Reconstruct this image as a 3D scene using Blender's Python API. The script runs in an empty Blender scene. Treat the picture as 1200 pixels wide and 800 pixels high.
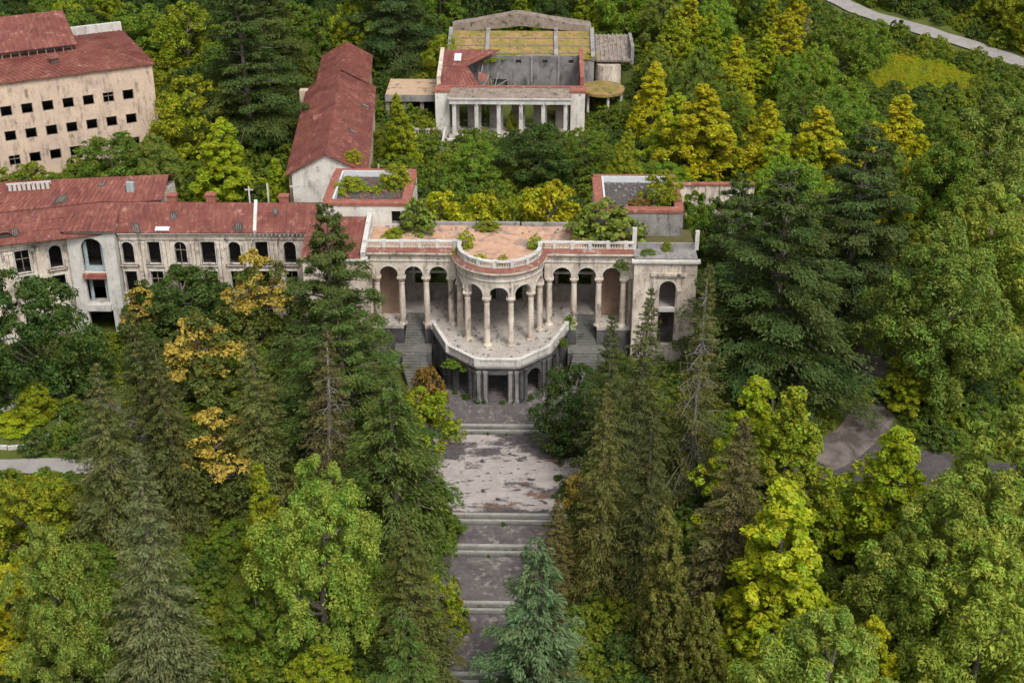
import bpy, math, random
import numpy as np
from mathutils import Matrix, Vector
from mathutils.geometry import tessellate_polygon

R = math.radians
S = bpy.context.scene
COL = S.collection
random.seed(7)

# ---------------------------------------------------------------- camera, world, sun, exposure
cam_data = bpy.data.cameras.new("camera")
cam_data.sensor_width = 36.0
cam_data.lens = 48.0
cam_data.clip_start = 1.0
cam_data.clip_end = 2000.0
cam = bpy.data.objects.new("camera", cam_data)
COL.objects.link(cam)
cam.location = (4.164, -143.499, 77.513)
cam.rotation_euler = (R(90 - 27.5), 0.0, R(1.1))
S.camera = cam

SUN_EL, SUN_AZ = R(54), R(152)          # azimuth clockwise from +Y: light comes from behind the camera, to the right
world = bpy.data.worlds.new("World")
S.world = world
world.use_nodes = True
wn, wl = world.node_tree.nodes, world.node_tree.links
wn.clear()
sky = wn.new("ShaderNodeTexSky")
sky.sky_type = 'NISHITA'
sky.sun_disc = False
sky.sun_elevation = SUN_EL
sky.sun_rotation = SUN_AZ
sky.air_density = 1.0
sky.dust_density = 4.0
sky.ozone_density = 0.6
hs = wn.new("ShaderNodeHueSaturation")
hs.inputs['Saturation'].default_value = 0.22
bgn = wn.new("ShaderNodeBackground")
bgn.inputs['Strength'].default_value = 0.13
wo = wn.new("ShaderNodeOutputWorld")
wl.new(sky.outputs[0], hs.inputs['Color'])
wl.new(hs.outputs[0], bgn.inputs['Color'])
wl.new(bgn.outputs[0], wo.inputs['Surface'])

sun_data = bpy.data.lights.new("sun", 'SUN')
sun_data.energy = 1.4
sun_data.angle = R(16)
sun_data.color = (1.0, 0.95, 0.87)
sun = bpy.data.objects.new("sun", sun_data)
COL.objects.link(sun)
sd = Vector((math.sin(SUN_AZ) * math.cos(SUN_EL), math.cos(SUN_AZ) * math.cos(SUN_EL), math.sin(SUN_EL)))
sun.rotation_euler = sd.to_track_quat('Z', 'Y').to_euler()
sun.location = (0, 0, 120)

S.view_settings.view_transform = 'Standard'
S.view_settings.look = 'None'
S.view_settings.exposure = 0.72
S.view_settings.gamma = 1.0
S.cycles.use_denoising = True
S.cycles.max_bounces = 6
S.cycles.diffuse_bounces = 4
S.cycles.glossy_bounces = 2
S.cycles.transmission_bounces = 3
S.cycles.transparent_max_bounces = 4
S.cycles.caustics_reflective = False
S.cycles.caustics_refractive = False

# ---------------------------------------------------------------- helpers: things, parts, mesh building
WM = {}


def tag(o, label=None, cat=None, group=None, kind=None):
    if label: o['label'] = label
    if cat: o['category'] = cat
    if group: o['group'] = group
    if kind: o['kind'] = kind
    return o


def thing(name, label, cat, loc=(0, 0, 0), rz=0.0, group=None, kind=None):
    o = bpy.data.objects.new(name, None)
    o.empty_display_size = 0.5
    COL.objects.link(o)
    o.location = loc
    o.rotation_euler = (0, 0, rz)
    WM[o.name] = Matrix.Translation(loc) @ Matrix.Rotation(rz, 4, 'Z')
    return tag(o, label, cat, group, kind)


def link_mesh(name, me, parent=None, loc=None, rot=None, scale=None):
    o = bpy.data.objects.new(name, me)
    COL.objects.link(o)
    if parent: o.parent = parent
    if loc is not None: o.location = loc
    if rot is not None: o.rotation_euler = rot
    if scale is not None: o.scale = scale
    return o


class MB:
    """collects shapes and links them as one mesh"""
    def __init__(s): s.v, s.f = [], []

    def add(s, vs, fs):
        n = len(s.v)
        s.v += [tuple(p) for p in vs]
        s.f += [tuple(i + n for i in f) for f in fs]
        return s

    def box(s, x0, x1, y0, y1, z0, z1):
        return s.add([(x0, y0, z0), (x1, y0, z0), (x1, y1, z0), (x0, y1, z0), (x0, y0, z1), (x1, y0, z1), (x1, y1, z1), (x0, y1, z1)],
                     [(0, 3, 2, 1), (4, 5, 6, 7), (0, 1, 5, 4), (1, 2, 6, 5), (2, 3, 7, 6), (3, 0, 4, 7)])

    def prism(s, pts, z0, z1):
        """horizontal polygon (any winding) between two heights"""
        a = sum(pts[i][0] * pts[(i + 1) % len(pts)][1] - pts[(i + 1) % len(pts)][0] * pts[i][1] for i in range(len(pts)))
        if a < 0: pts = pts[::-1]
        n = len(pts)
        tris = tessellate_polygon([[Vector((p[0], p[1], 0)) for p in pts]])
        vs = [(p[0], p[1], z0) for p in pts] + [(p[0], p[1], z1) for p in pts]
        fs = []
        for t in tris:
            p, q, r = (pts[i] for i in t)
            if (q[0] - p[0]) * (r[1] - p[1]) - (q[1] - p[1]) * (r[0] - p[0]) < 0: t = t[::-1]
            fs.append(tuple(i + n for i in t)); fs.append(tuple(t[::-1]))
        fs += [(i, (i + 1) % n, (i + 1) % n + n, i + n) for i in range(n)]
        return s.add(vs, fs)

    def slab(s, p00, p10, p11, p01, th):
        """sloping quad with thickness (p00-p10 eave, p01-p11 ridge)"""
        P = [Vector(p) for p in (p00, p10, p11, p01)]
        nrm = (P[1] - P[0]).cross(P[3] - P[0]).normalized()
        lo = [p - nrm * th for p in P]
        return s.add([*lo, *P], [(3, 2, 1, 0), (4, 5, 6, 7), (0, 1, 5, 4), (1, 2, 6, 5), (2, 3, 7, 6), (3, 0, 4, 7)])

    def bar(s, a, b, w, h=None):
        a, b = Vector(a), Vector(b)
        h = h or w
        d = (b - a).normalized()
        u = Vector((0, 0, 1)) if abs(d.z) < 0.95 else Vector((1, 0, 0))
        x = d.cross(u).normalized() * w / 2
        y = x.cross(d).normalized() * h / 2
        vs = [a - x - y, a + x - y, a + x + y, a - x + y, b - x - y, b + x - y, b + x + y, b - x + y]
        return s.add(vs, [(0, 1, 2, 3), (7, 6, 5, 4), (0, 4, 5, 1), (1, 5, 6, 2), (2, 6, 7, 3), (3, 7, 4, 0)])

    def lathe(s, prof, n=12, c=(0, 0, 0)):
        vs, fs = [], []
        for r, z in prof:
            for k in range(n):
                a = 2 * math.pi * k / n
                vs.append((c[0] + r * math.cos(a), c[1] + r * math.sin(a), c[2] + z))
        for i in range(len(prof) - 1):
            for k in range(n):
                fs.append((i * n + k, i * n + (k + 1) % n, (i + 1) * n + (k + 1) % n, (i + 1) * n + k))
        fs.append(tuple(range(n))[::-1]); fs.append(tuple((len(prof) - 1) * n + k for k in range(n)))
        return s.add(vs, fs)

    def tube(s, pts, rad, n=6):
        pts = [Vector(p) for p in pts]
        vs, fs = [], []
        for i, p in enumerate(pts):
            d = (pts[min(i + 1, len(pts) - 1)] - pts[max(i - 1, 0)]).normalized()
            u = Vector((1, 0, 0)) if abs(d.x) < 0.8 else Vector((0, 1, 0))
            x = d.cross(u).normalized(); y = d.cross(x)
            r = rad[i]
            for k in range(n):
                a = 2 * math.pi * k / n
                vs.append(p + x * r * math.cos(a) + y * r * math.sin(a))
        for i in range(len(pts) - 1):
            for k in range(n):
                fs.append((i * n + k, (i + 1) * n + k, (i + 1) * n + (k + 1) % n, i * n + (k + 1) % n))
        fs.append(tuple((len(pts) - 1) * n + k for k in range(n))[::-1])
        return s.add(vs, fs)

    def sweep(s, path, prof):
        """profile (offset to the right of the path, z) swept along a plan polyline with mitred corners"""
        n, m = len(path), len(prof)
        vs, fs = [], []
        for i in range(n):
            p = Vector(path[i])
            d0 = (Vector(path[i]) - Vector(path[i - 1])).normalized() if i else None
            d1 = (Vector(path[i + 1]) - Vector(path[i])).normalized() if i < n - 1 else None
            d0 = d0 or d1; d1 = d1 or d0
            n0, n1 = Vector((d0.y, -d0.x)), Vector((d1.y, -d1.x))
            mt = (n0 + n1).normalized()
            mt = mt / max(0.4, mt.dot(n0))
            for o, z in prof:
                q = p + mt * o
                vs.append((q.x, q.y, z))
        for i in range(n - 1):
            for k in range(m):
                fs.append((i * m + k, (i + 1) * m + k, (i + 1) * m + (k + 1) % m, i * m + (k + 1) % m))
        fs.append(tuple(range(m))); fs.append(tuple((n - 1) * m + k for k in range(m))[::-1])
        return s.add(vs, fs)

    def wall(s, p, q, z0, z1, th, holes=()):
        """upright wall from p to q, outside on the right of p->q; holes = (x0, x1, za, zb, arched)"""
        p, q = Vector(p[:2]), Vector(q[:2])
        d = (q - p); L = d.length; d.normalize(); inn = Vector((-d.y, d.x))
        loops = [[(0, z0), (L, z0), (L, z1), (0, z1)]]
        for x0, x1, za, zb, arch in holes:
            if arch:
                r = (x1 - x0) / 2; c = (x0 + x1) / 2; sp = zb - r
                loops.append([(x0, za), (x1, za)] + [(c + r * math.cos(math.pi * k / 10), sp + r * math.sin(math.pi * k / 10)) for k in range(11)])
            else:
                loops.append([(x0, za), (x1, za), (x1, zb), (x0, zb)])
        flat = [pt for lp in loops for pt in lp]
        tris = tessellate_polygon([[Vector((x, z, 0)) for x, z in lp] for lp in loops])
        n = len(flat)
        vs = []
        for k in (0, th):
            for x, z in flat:
                w = p + d * x + inn * k
                vs.append((w.x, w.y, z))
        fs = []
        for t in tris:
            a, b, c = (flat[i] for i in t)
            if (b[0] - a[0]) * (c[1] - a[1]) - (b[1] - a[1]) * (c[0] - a[0]) < 0: t = t[::-1]
            fs.append(tuple(t)); fs.append(tuple(i + n for i in t[::-1]))
        o = 0
        for li, lp in enumerate(loops):
            m = len(lp)
            for i in range(m):
                a, b = o + i, o + (i + 1) % m
                fs.append((a, a + n, b + n, b))
            o += m
        return s.add(vs, fs)

    def build(s, name, mat, parent=None, local=False, smooth=False, kind=None):
        me = bpy.data.meshes.new(name)
        vs = s.v
        if parent is not None and not local:
            root = parent
            while root.parent: root = root.parent
            inv = WM[root.name].inverted()
            vs = [inv @ Vector(p) for p in vs]
        me.from_pydata([tuple(p) for p in vs], [], s.f)
        me.materials.append(mat)
        if smooth: me.polygons.foreach_set('use_smooth', [True] * len(me.polygons))
        me.update()
        o = link_mesh(name, me, parent)
        if kind: o['kind'] = kind
        return o


def arch_strip(mb, fmap, x0, x1, z_top, spring, arches, th, step=0.12):
    """wall over columns: lower edge follows round arches (centre, radius); fmap(x, o) -> plan point, o = 0 outside .. th inside"""
    xs = set([x0, x1])
    n = max(2, int((x1 - x0) / 0.5))
    xs.update(x0 + (x1 - x0) * k / n for k in range(n + 1))
    for c, r in arches:
        xs.update(c - r * math.cos(math.pi * k / 12) for k in range(13))
        xs.update((c - r - 1e-3, c + r + 1e-3))
    xs = sorted(x for x in xs if x0 - 1e-6 <= x <= x1 + 1e-6)

    def low(x):
        for c, r in arches:
            if abs(x - c) <= r: return spring + math.sqrt(max(0, r * r - (x - c) ** 2))
        return spring - 0.35
    vs, fs = [], []
    for x in xs:
        a, b, zl = fmap(x, 0), fmap(x, th), low(x)
        vs += [(a[0], a[1], zl), (a[0], a[1], z_top), (b[0], b[1], z_top), (b[0], b[1], zl)]
    for i in range(len(xs) - 1):
        for k in range(4):
            j = (k + 1) % 4
            fs.append((i * 4 + j, i * 4 + k, (i + 1) * 4 + k, (i + 1) * 4 + j))
    fs.append((0, 1, 2, 3)); e = (len(xs) - 1) * 4; fs.append((e + 3, e + 2, e + 1, e))
    mb.add(vs, fs)
    return mb

# ---------------------------------------------------------------- materials (procedural, world coordinates)
class NT:
    def __init__(s, name, rough=0.85, spec=0.2):
        s.m = bpy.data.materials.new(name); s.m.use_nodes = True
        s.n, s.l = s.m.node_tree.nodes, s.m.node_tree.links
        s.b = s.n['Principled BSDF']
        s.b.inputs['Roughness'].default_value = rough
        s.b.inputs['Specular IOR Level'].default_value = spec
        g = s.n.new('ShaderNodeNewGeometry'); s.pos = g.outputs['Position']; s.nrm = g.outputs['Normal']

    def mapped(s, sc, loc=(0, 0, 0)):
        m = s.n.new('ShaderNodeMapping'); m.inputs['Scale'].default_value = sc; m.inputs['Location'].default_value = loc
        s.l.new(s.pos, m.inputs['Vector']); return m.outputs[0]

    def noise(s, sc, detail=4, rough=0.6, vec=None, dist=0.0):
        t = s.n.new('ShaderNodeTexNoise'); t.inputs['Scale'].default_value = sc if vec is None else 1.0
        t.inputs['Detail'].default_value = detail; t.inputs['Roughness'].default_value = rough; t.inputs['Distortion'].default_value = dist
        s.l.new(s.pos if vec is None else vec, t.inputs['Vector']); return t.outputs['Fac']

    def ramp(s, fac, a, b, c0=(0, 0, 0, 1), c1=(1, 1, 1, 1)):
        r = s.n.new('ShaderNodeValToRGB'); e = r.color_ramp.elements
        e[0].position, e[1].position = a, b; e[0].color, e[1].color = c0, c1
        s.l.new(fac, r.inputs[0]); return r.outputs[0]

    def mix(s, fac, a, b, mode='MIX'):
        m = s.n.new('ShaderNodeMix'); m.data_type = 'RGBA'; m.blend_type = mode
        for sock, v in ((m.inputs[0], fac), (m.inputs[6], a), (m.inputs[7], b)):
            if hasattr(v, 'links'): s.l.new(v, sock)
            elif isinstance(v, (int, float)): sock.default_value = v
            else: sock.default_value = (*v[:3], 1)
        return m.outputs[2]

    def math(s, op, a, b):
        m = s.n.new('ShaderNodeMath'); m.operation = op
        for sock, v in zip(m.inputs, (a, b)):
            if hasattr(v, 'links'): s.l.new(v, sock)
            else: sock.default_value = v
        return m.outputs[0]

    def bump(s, h, strength=0.4, dist=0.05):
        b = s.n.new('ShaderNodeBump'); b.inputs['Strength'].default_value = strength; b.inputs['Distance'].default_value = dist
        s.l.new(h, b.inputs['Height']); s.l.new(b.outputs[0], s.b.inputs['Normal'])

    def out(s, col):
        s.l.new(col, s.b.inputs['Base Color']); return s.m


def plaster(name, base, worn, stain, amt=0.75, bare=(0.30, 0.205, 0.155), bare_at=0.61):
    t = NT(name)
    big = t.ramp(t.noise(0.45, 5), 0.35, 0.68)
    c = t.mix(big, base, worn)
    c = t.mix(t.ramp(t.noise(1.3, 6, 0.7, dist=0.6), bare_at, bare_at + 0.06), c, bare)
    streak = t.ramp(t.noise(1, 5, 0.7, vec=t.mapped((1.7, 1.7, 0.24))), 0.45, 0.64)
    blot = t.ramp(t.noise(0.55, 6, 0.75), 0.44, 0.60)
    c = t.mix(t.math('MULTIPLY', t.math('MULTIPLY', streak, blot), amt), c, stain)
    c = t.mix(t.ramp(t.noise(7, 4), 0.55, 0.75), c, t.mix(0.5, c, stain))
    t.bump(t.noise(6, 5, 0.7), 0.5, 0.06)
    return t.out(c)


M = {}
M['plaster'] = plaster('cream_plaster', (0.64, 0.56, 0.465), (0.42, 0.35, 0.295), (0.045, 0.038, 0.034), 1.0)
M['plaster_wing'] = plaster('pale_plaster', (0.66, 0.59, 0.50), (0.45, 0.38, 0.31), (0.05, 0.042, 0.038), 1.0)
M['plaster_white'] = plaster('white_plaster', (0.62, 0.60, 0.56), (0.50, 0.46, 0.40), (0.12, 0.11, 0.10), 0.6)
M['plaster_tan'] = plaster('tan_plaster', (0.56, 0.43, 0.325), (0.45, 0.35, 0.28), (0.11, 0.085, 0.07), 0.95, (0.40, 0.25, 0.17), 0.63)
M['stone'] = plaster('pale_stone', (0.58, 0.56, 0.52), (0.44, 0.42, 0.39), (0.12, 0.115, 0.10), 0.7, (0.30, 0.26, 0.22), 0.72)
M['dark_stone'] = plaster('blackened_stone', (0.12, 0.115, 0.11), (0.05, 0.05, 0.052), (0.016, 0.016, 0.016), 1.0, (0.26, 0.25, 0.24), 0.64)
M['stair'] = plaster('mouldy_stair_stone', (0.16, 0.155, 0.145), (0.10, 0.10, 0.09), (0.035, 0.035, 0.03), 0.8, (0.22, 0.21, 0.19), 0.62)  # darker grey for the well flights and every second walk step
M['gray_render'] = plaster('grey_render', (0.29, 0.275, 0.265), (0.19, 0.18, 0.17), (0.045, 0.042, 0.04), 1.0, (0.36, 0.34, 0.32), 0.62)
M['floor'] = plaster('dusty_floor', (0.42, 0.38, 0.34), (0.33, 0.30, 0.27), (0.14, 0.11, 0.09), 0.7, (0.24, 0.19, 0.15), 0.62)
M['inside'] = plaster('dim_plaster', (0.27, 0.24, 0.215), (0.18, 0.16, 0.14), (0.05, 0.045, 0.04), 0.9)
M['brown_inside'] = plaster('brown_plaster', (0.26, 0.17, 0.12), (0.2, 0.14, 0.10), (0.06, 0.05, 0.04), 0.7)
M['soot'] = plaster('sooty_plaster', (0.085, 0.075, 0.07), (0.05, 0.045, 0.04), (0.02, 0.02, 0.02), 0.8)  # room darkness painted into the colour, for empty windows and roof patches
M['wood'] = plaster('weathered_wood', (0.30, 0.25, 0.20), (0.2, 0.17, 0.14), (0.06, 0.05, 0.04), 0.7)
M['blue_frame'] = plaster('pale_blue_paint', (0.34, 0.42, 0.43), (0.25, 0.30, 0.31), (0.1, 0.1, 0.1), 0.6)


def rust_roof():
    t = NT('red_metal_roof', 0.6, 0.3)
    c = t.mix(t.ramp(t.noise(0.35, 5, 0.65), 0.32, 0.7), (0.115, 0.034, 0.027), (0.205, 0.070, 0.052))
    c = t.mix(t.ramp(t.noise(1, 5, 0.7, vec=t.mapped((1.8, 0.35, 0.35))), 0.52, 0.75), c, (0.25, 0.11, 0.08))
    c = t.mix(t.ramp(t.noise(0.9, 6, 0.75, dist=1.0), 0.56, 0.68), c, (0.070, 0.036, 0.030))
    c = t.mix(t.ramp(t.noise(0.7, 8, 0.8), 0.575, 0.65), c, (0.30, 0.165, 0.125))
    c = t.mix(t.ramp(t.noise(2.6, 6, 0.75), 0.63, 0.68), c, (0.40, 0.33, 0.28))
    t.bump(t.noise(2.0, 4), 0.5, 0.08)
    return t.out(c)


def brick_red():
    t = NT('red_brick', 0.9)
    c = t.mix(t.ramp(t.noise(1.5, 6, 0.7), 0.35, 0.65), (0.21, 0.065, 0.045), (0.29, 0.12, 0.09))
    c = t.mix(t.ramp(t.noise(1.1, 6, 0.7), 0.60, 0.68), c, (0.45, 0.36, 0.30))
    t.bump(t.noise(8, 3), 0.6, 0.06)
    return t.out(c)


def terracotta():
    t = NT('terracotta_screed', 0.95)
    c = t.mix(t.ramp(t.noise(0.7, 6, 0.7), 0.35, 0.65), (0.40, 0.225, 0.15), (0.50, 0.32, 0.22))
    c = t.mix(t.ramp(t.noise(0.5, 7, 0.72, dist=0.8), 0.49, 0.60), c, (0.24, 0.175, 0.145))
    c = t.mix(t.ramp(t.noise(2.2, 6, 0.75), 0.62, 0.70), c, (0.13, 0.11, 0.09))
    t.bump(t.noise(5, 5), 0.5, 0.06)
    return t.out(c)


def two_tone(name, a, b, sc, lo, hi, c3=None, sc3=3.0, at3=0.62, rough=0.95, dist=0.5, bump=0.5):
    t = NT(name, rough)
    c = t.mix(t.ramp(t.noise(sc, 7, 0.7, dist=dist), lo, hi), a, b)
    if c3: c = t.mix(t.ramp(t.noise(sc3, 6, 0.75), at3, at3 + 0.07), c, c3)
    t.bump(t.noise(6, 5), bump, 0.06)
    return t.out(c)


def flaked_paving():
    t = NT('flaked_paving', 0.95)
    base = t.mix(t.ramp(t.noise(0.8, 6, 0.7), 0.35, 0.65), (0.27, 0.235, 0.225), (0.37, 0.33, 0.31))
    patch = t.ramp(t.noise(1, 6, 0.68, vec=t.mapped((0.13, 0.22, 0.2), (3.1, 0.4, 0))), 0.49, 0.54)
    spots = t.ramp(t.noise(1, 5, 0.62, vec=t.mapped((0.9, 1.5, 1)), dist=0.7), 0.585, 0.62)
    c = t.mix(spots, base, (0.055, 0.047, 0.047))
    c = t.mix(patch, c, t.mix(t.ramp(t.noise(1.4, 6, 0.7), 0.35, 0.7), (0.05, 0.044, 0.045), (0.115, 0.10, 0.10)))
    c = t.mix(t.math('MULTIPLY', patch, t.ramp(t.noise(1, 5, vec=t.mapped((0.16, 0.5, 1), (0.7, 1.9, 0))), 0.58, 0.66)), c, (0.16, 0.085, 0.05))
    t.bump(t.noise(4, 6), 0.6, 0.06)
    return t.out(c)


M['roof'] = rust_roof()
M['brick'] = brick_red()
M['terrace'] = terracotta()
M['paving'] = flaked_paving()
M['dark_paving'] = two_tone('dark_worn_paving', (0.07, 0.06, 0.06), (0.13, 0.115, 0.11), 0.8, 0.35, 0.65, (0.21, 0.185, 0.175), 0.9, 0.54)
M['asphalt'] = two_tone('old_asphalt', (0.045, 0.040, 0.040), (0.075, 0.066, 0.064), 0.8, 0.35, 0.65, (0.11, 0.09, 0.08), 1.2, 0.58)
M['pale_dirt'] = two_tone('pale_dirt', (0.165, 0.138, 0.125), (0.065, 0.054, 0.048), 0.22, 0.42, 0.58, (0.07, 0.056, 0.045), 1.5, 0.6)
M['road'] = two_tone('grey_road', (0.27, 0.25, 0.24), (0.21, 0.195, 0.185), 0.7, 0.35, 0.65, (0.16, 0.15, 0.13), 2.0, 0.62)
M['step'] = two_tone('grey_step_stone', (0.33, 0.32, 0.29), (0.22, 0.215, 0.19), 1.2, 0.35, 0.65, (0.09, 0.09, 0.07), 2.5, 0.6)
M['tile'] = two_tone('old_red_tile', (0.15, 0.055, 0.042), (0.22, 0.105, 0.08), 1.0, 0.35, 0.65, (0.27, 0.23, 0.19), 1.3, 0.55)
M['dark_roof'] = two_tone('tarred_flat_roof', (0.055, 0.05, 0.05), (0.10, 0.088, 0.08), 1.0, 0.35, 0.65, (0.15, 0.10, 0.07), 1.7, 0.6)
M['moss_roof'] = two_tone('mossy_roof', (0.30, 0.185, 0.085), (0.17, 0.155, 0.035), 0.5, 0.40, 0.58, (0.11, 0.08, 0.045), 1.2, 0.54)
M['moss'] = two_tone('moss_and_weeds', (0.07, 0.075, 0.02), (0.12, 0.095, 0.05), 1.5, 0.4, 0.6, (0.05, 0.05, 0.03), 3, 0.6)
M['brown_roof'] = two_tone('brown_weathered_roof', (0.17, 0.135, 0.11), (0.27, 0.22, 0.18), 0.8, 0.35, 0.65, (0.085, 0.075, 0.05), 1.1, 0.53)
M['sand_roof'] = two_tone('sand_roof', (0.46, 0.33, 0.22), (0.38, 0.27, 0.19), 0.6, 0.35, 0.65, (0.14, 0.12, 0.09), 0.5, 0.55)
M['ground'] = two_tone('overgrown_ground', (0.050, 0.070, 0.014), (0.085, 0.098, 0.018), 0.25, 0.35, 0.65, (0.045, 0.034, 0.022), 0.6, 0.56)
M['bark'] = two_tone('bark', (0.10, 0.08, 0.065), (0.16, 0.135, 0.115), 3, 0.35, 0.65)
M['dead_wood'] = two_tone('grey_bare_wood', (0.20, 0.18, 0.16), (0.28, 0.26, 0.24), 3, 0.35, 0.65)
M['white_sheet'] = two_tone('bare_zinc_sheet', (0.55, 0.56, 0.58), (0.42, 0.44, 0.46), 1, 0.35, 0.65)


def leaf_mat(name, world_cols=None):
    """leaf colour = the object's own colour, varied leaf by leaf; flowers / seed heads where the leaf says so"""
    t = NT(name, 0.55, 0.25)
    at = t.n.new('ShaderNodeAttribute'); at.attribute_name = 'tint'
    sep = t.n.new('ShaderNodeSeparateColor'); t.l.new(at.outputs['Color'], sep.inputs[0])
    r, g, b = sep.outputs
    if world_cols:
        n1 = t.ramp(t.noise(0.11, 4, 0.6), 0.40, 0.60)
        n2 = t.ramp(t.noise(0.35, 4, 0.6), 0.45, 0.65)
        base = t.mix(n2, t.mix(n1, world_cols[0], world_cols[1]), world_cols[2])
    else:
        oi = t.n.new('ShaderNodeObjectInfo'); base = oi.outputs['Color']
    h = t.n.new('ShaderNodeHueSaturation')
    t.l.new(base, h.inputs['Color'])
    t.l.new(t.math('ADD', t.math('MULTIPLY', b, 0.05), 0.475), h.inputs['Hue'])
    t.l.new(t.math('ADD', t.math('MULTIPLY', r, 0.9), 0.55), h.inputs['Value'])
    c = t.mix(g, h.outputs[0], t.mix(r, (0.38, 0.26, 0.035), (0.55, 0.42, 0.08)))
    t.l.new(c, t.b.inputs['Base Color'])
    tr = t.n.new('ShaderNodeBsdfTranslucent'); t.l.new(c, tr.inputs['Color'])
    mx = t.n.new('ShaderNodeMixShader'); mx.inputs[0].default_value = 0.36
    t.l.new(t.b.outputs[0], mx.inputs[1]); t.l.new(tr.outputs[0], mx.inputs[2])
    t.l.new(mx.outputs[0], t.n['Material Output'].inputs['Surface'])
    return t.m


M['leaf'] = leaf_mat('leaf')
M['under_leaf'] = leaf_mat('undergrowth_leaf', ((0.110, 0.165, 0.018), (0.215, 0.245, 0.016), (0.135, 0.205, 0.020)))
M['under_leaf_dark'] = leaf_mat('shade_undergrowth_leaf', ((0.062, 0.105, 0.018), (0.110, 0.150, 0.02), (0.075, 0.125, 0.022)))  # darker green leaf mix
M['meadow_leaf'] = leaf_mat('meadow_leaf', ((0.36, 0.40, 0.02), (0.44, 0.42, 0.02), (0.30, 0.40, 0.02)))
M['sooty_grey'] = plaster('sooty_grey_render', (0.22, 0.21, 0.205), (0.13, 0.125, 0.12), (0.025, 0.025, 0.025), 1.0, (0.34, 0.32, 0.30), 0.60)

# ---------------------------------------------------------------- terrain
def ss(a, b, t):
    t = min(1.0, max(0.0, (t - a) / (b - a)))
    return t * t * (3 - 2 * t)

def terrain_z(x, y):
    if y > -12: z = 0.0
    elif y > -54: z = (y + 12) * 0.0714
    else: z = -3.0 + (y + 54) * 0.06
    r, l = ss(26, 36, x), ss(-24, -33, x) if x < -24 else 0.0
    y0 = 9 + r * -13 + l * 10
    y1 = 16 + r * 22 + l * 17
    z += 8.5 * ss(y0, y1, y)
    z += 0.13 * max(0.0, y - 58)
    z += 0.35 * math.sin(x * 0.21 + 1.3) * math.sin(y * 0.17) * ss(8, 14, abs(x))
    z -= 0.7 * ss(9.5, 7.5, abs(x)) * ss(-4, -10, y)
    return z


def axis_steps(lo, hi, fine_lo, fine_hi, coarse, fine):
    a, x = [], lo
    while x < hi:
        a.append(x); x += fine if fine_lo <= x < fine_hi else coarse
    return a + [hi]


def build_ground():
    xs = axis_steps(-700, 700, -130, 130, 30, 2.0)
    ys = axis_steps(-400, 900, -100, 150, 30, 2.0)
    vs = [(x, y, terrain_z(x, y)) for y in ys for x in xs]
    n = len(xs)
    fs = [(j * n + i, j * n + i + 1, (j + 1) * n + i + 1, (j + 1) * n + i) for j in range(len(ys) - 1) for i in range(n - 1)]
    mb = MB(); mb.v, mb.f = vs, fs
    tag(mb.build('ground', M['ground'], smooth=True), 'overgrown green hillside under the trees', kind='structure')


build_ground()


def ribbon(name, pts, width, mat, label, lift=0.06, parent=None):
    """a way laid on the terrain, cut into short pieces across and along"""
    P = [Vector(p) for p in pts]
    fine = []
    for a, b in zip(P[:-1], P[1:]):
        m = max(1, int((b - a).length / 1.0))
        fine += [a.lerp(b, k / m) for k in range(m)]
    fine.append(P[-1])
    for _ in range(12):                     # round the corners
        fine = [fine[0]] + [(fine[i - 1] + fine[i] * 2 + fine[i + 1]) / 4 for i in range(1, len(fine) - 1)] + [fine[-1]]
    vs, fs, w = [], [], 6
    for i, p in enumerate(fine):
        d = (fine[min(i + 1, len(fine) - 1)] - fine[max(i - 1, 0)]).normalized()
        nn = Vector((-d.y, d.x))
        ww = width * (1 + 0.07 * math.sin(i * 0.9) + 0.05 * math.sin(i * 0.37))
        for k in range(w + 1):
            q = p + nn * ww * (k / w - 0.5)
            vs.append((q.x, q.y, max(terrain_z(q.x + a, q.y + b) for a in (-1, 0, 1) for b in (-1, 0, 1)) + lift))
    for i in range(len(fine) - 1):
        for k in range(w):
            a = i * (w + 1) + k
            fs.append((a, a + w + 1, a + w + 2, a + 1))
    mb = MB(); mb.v, mb.f = vs, fs
    o = mb.build(name, mat, smooth=True)
    return tag(o, label, kind='structure')


ribbon('road', [(46, 150), (54, 124), (62.5, 110.2), (68.9, 103.4), (75, 97), (81.4, 92.4), (86.6, 85.1), (92.2, 75.5), (100, 60)], 3.7, M['road'],
       'pale grey road climbing across the hillside at the top right')
ribbon('side_road', [(24, -24), (32, -21.5), (38, -20.2), (46, -22), (56, -24.5), (75, -27)], 6.5, M['asphalt'], 'dark broken road behind the bright yellow green trees')
ribbon('dirt_road', [(34, -20.6), (37, -18), (40.5, -15), (43, -9), (45, 2), (50, 14)], 4.6, M['pale_dirt'], 'pale dirt track running up beside the giant cedars', 0.09)
ribbon('footpath', [(38, -21), (37, -26), (35.9, -34), (35.2, -44), (34, -54)], 2.6, M['asphalt'], 'dark footpath between two bright yellow green trees', 0.03)
ribbon('garden_path', [(-78, -26), (-62, -24.3), (-49.5, -22.6), (-38, -22.4), (-26, -24), (-9, -23)], 2.6, M['road'], 'grey garden path below the round flower bed')
ribbon('gravel_path', [(-72, -6), (-60, -8.3), (-52, -8.8), (-44, -11), (-36, -20)], 1.8, M['pale_dirt'], 'brown path above the round flower bed')

# ---------------------------------------------------------------- the arcaded hall with its rotunda
def arc(r, a0, a1, n, c=(0, 0)):
    """plan points round the rotunda; angle 0 faces the forecourt"""
    return [(c[0] + r * math.sin(R(a0 + (a1 - a0) * k / n)), c[1] - r * math.cos(R(a0 + (a1 - a0) * k / n))) for k in range(n + 1)]


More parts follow.
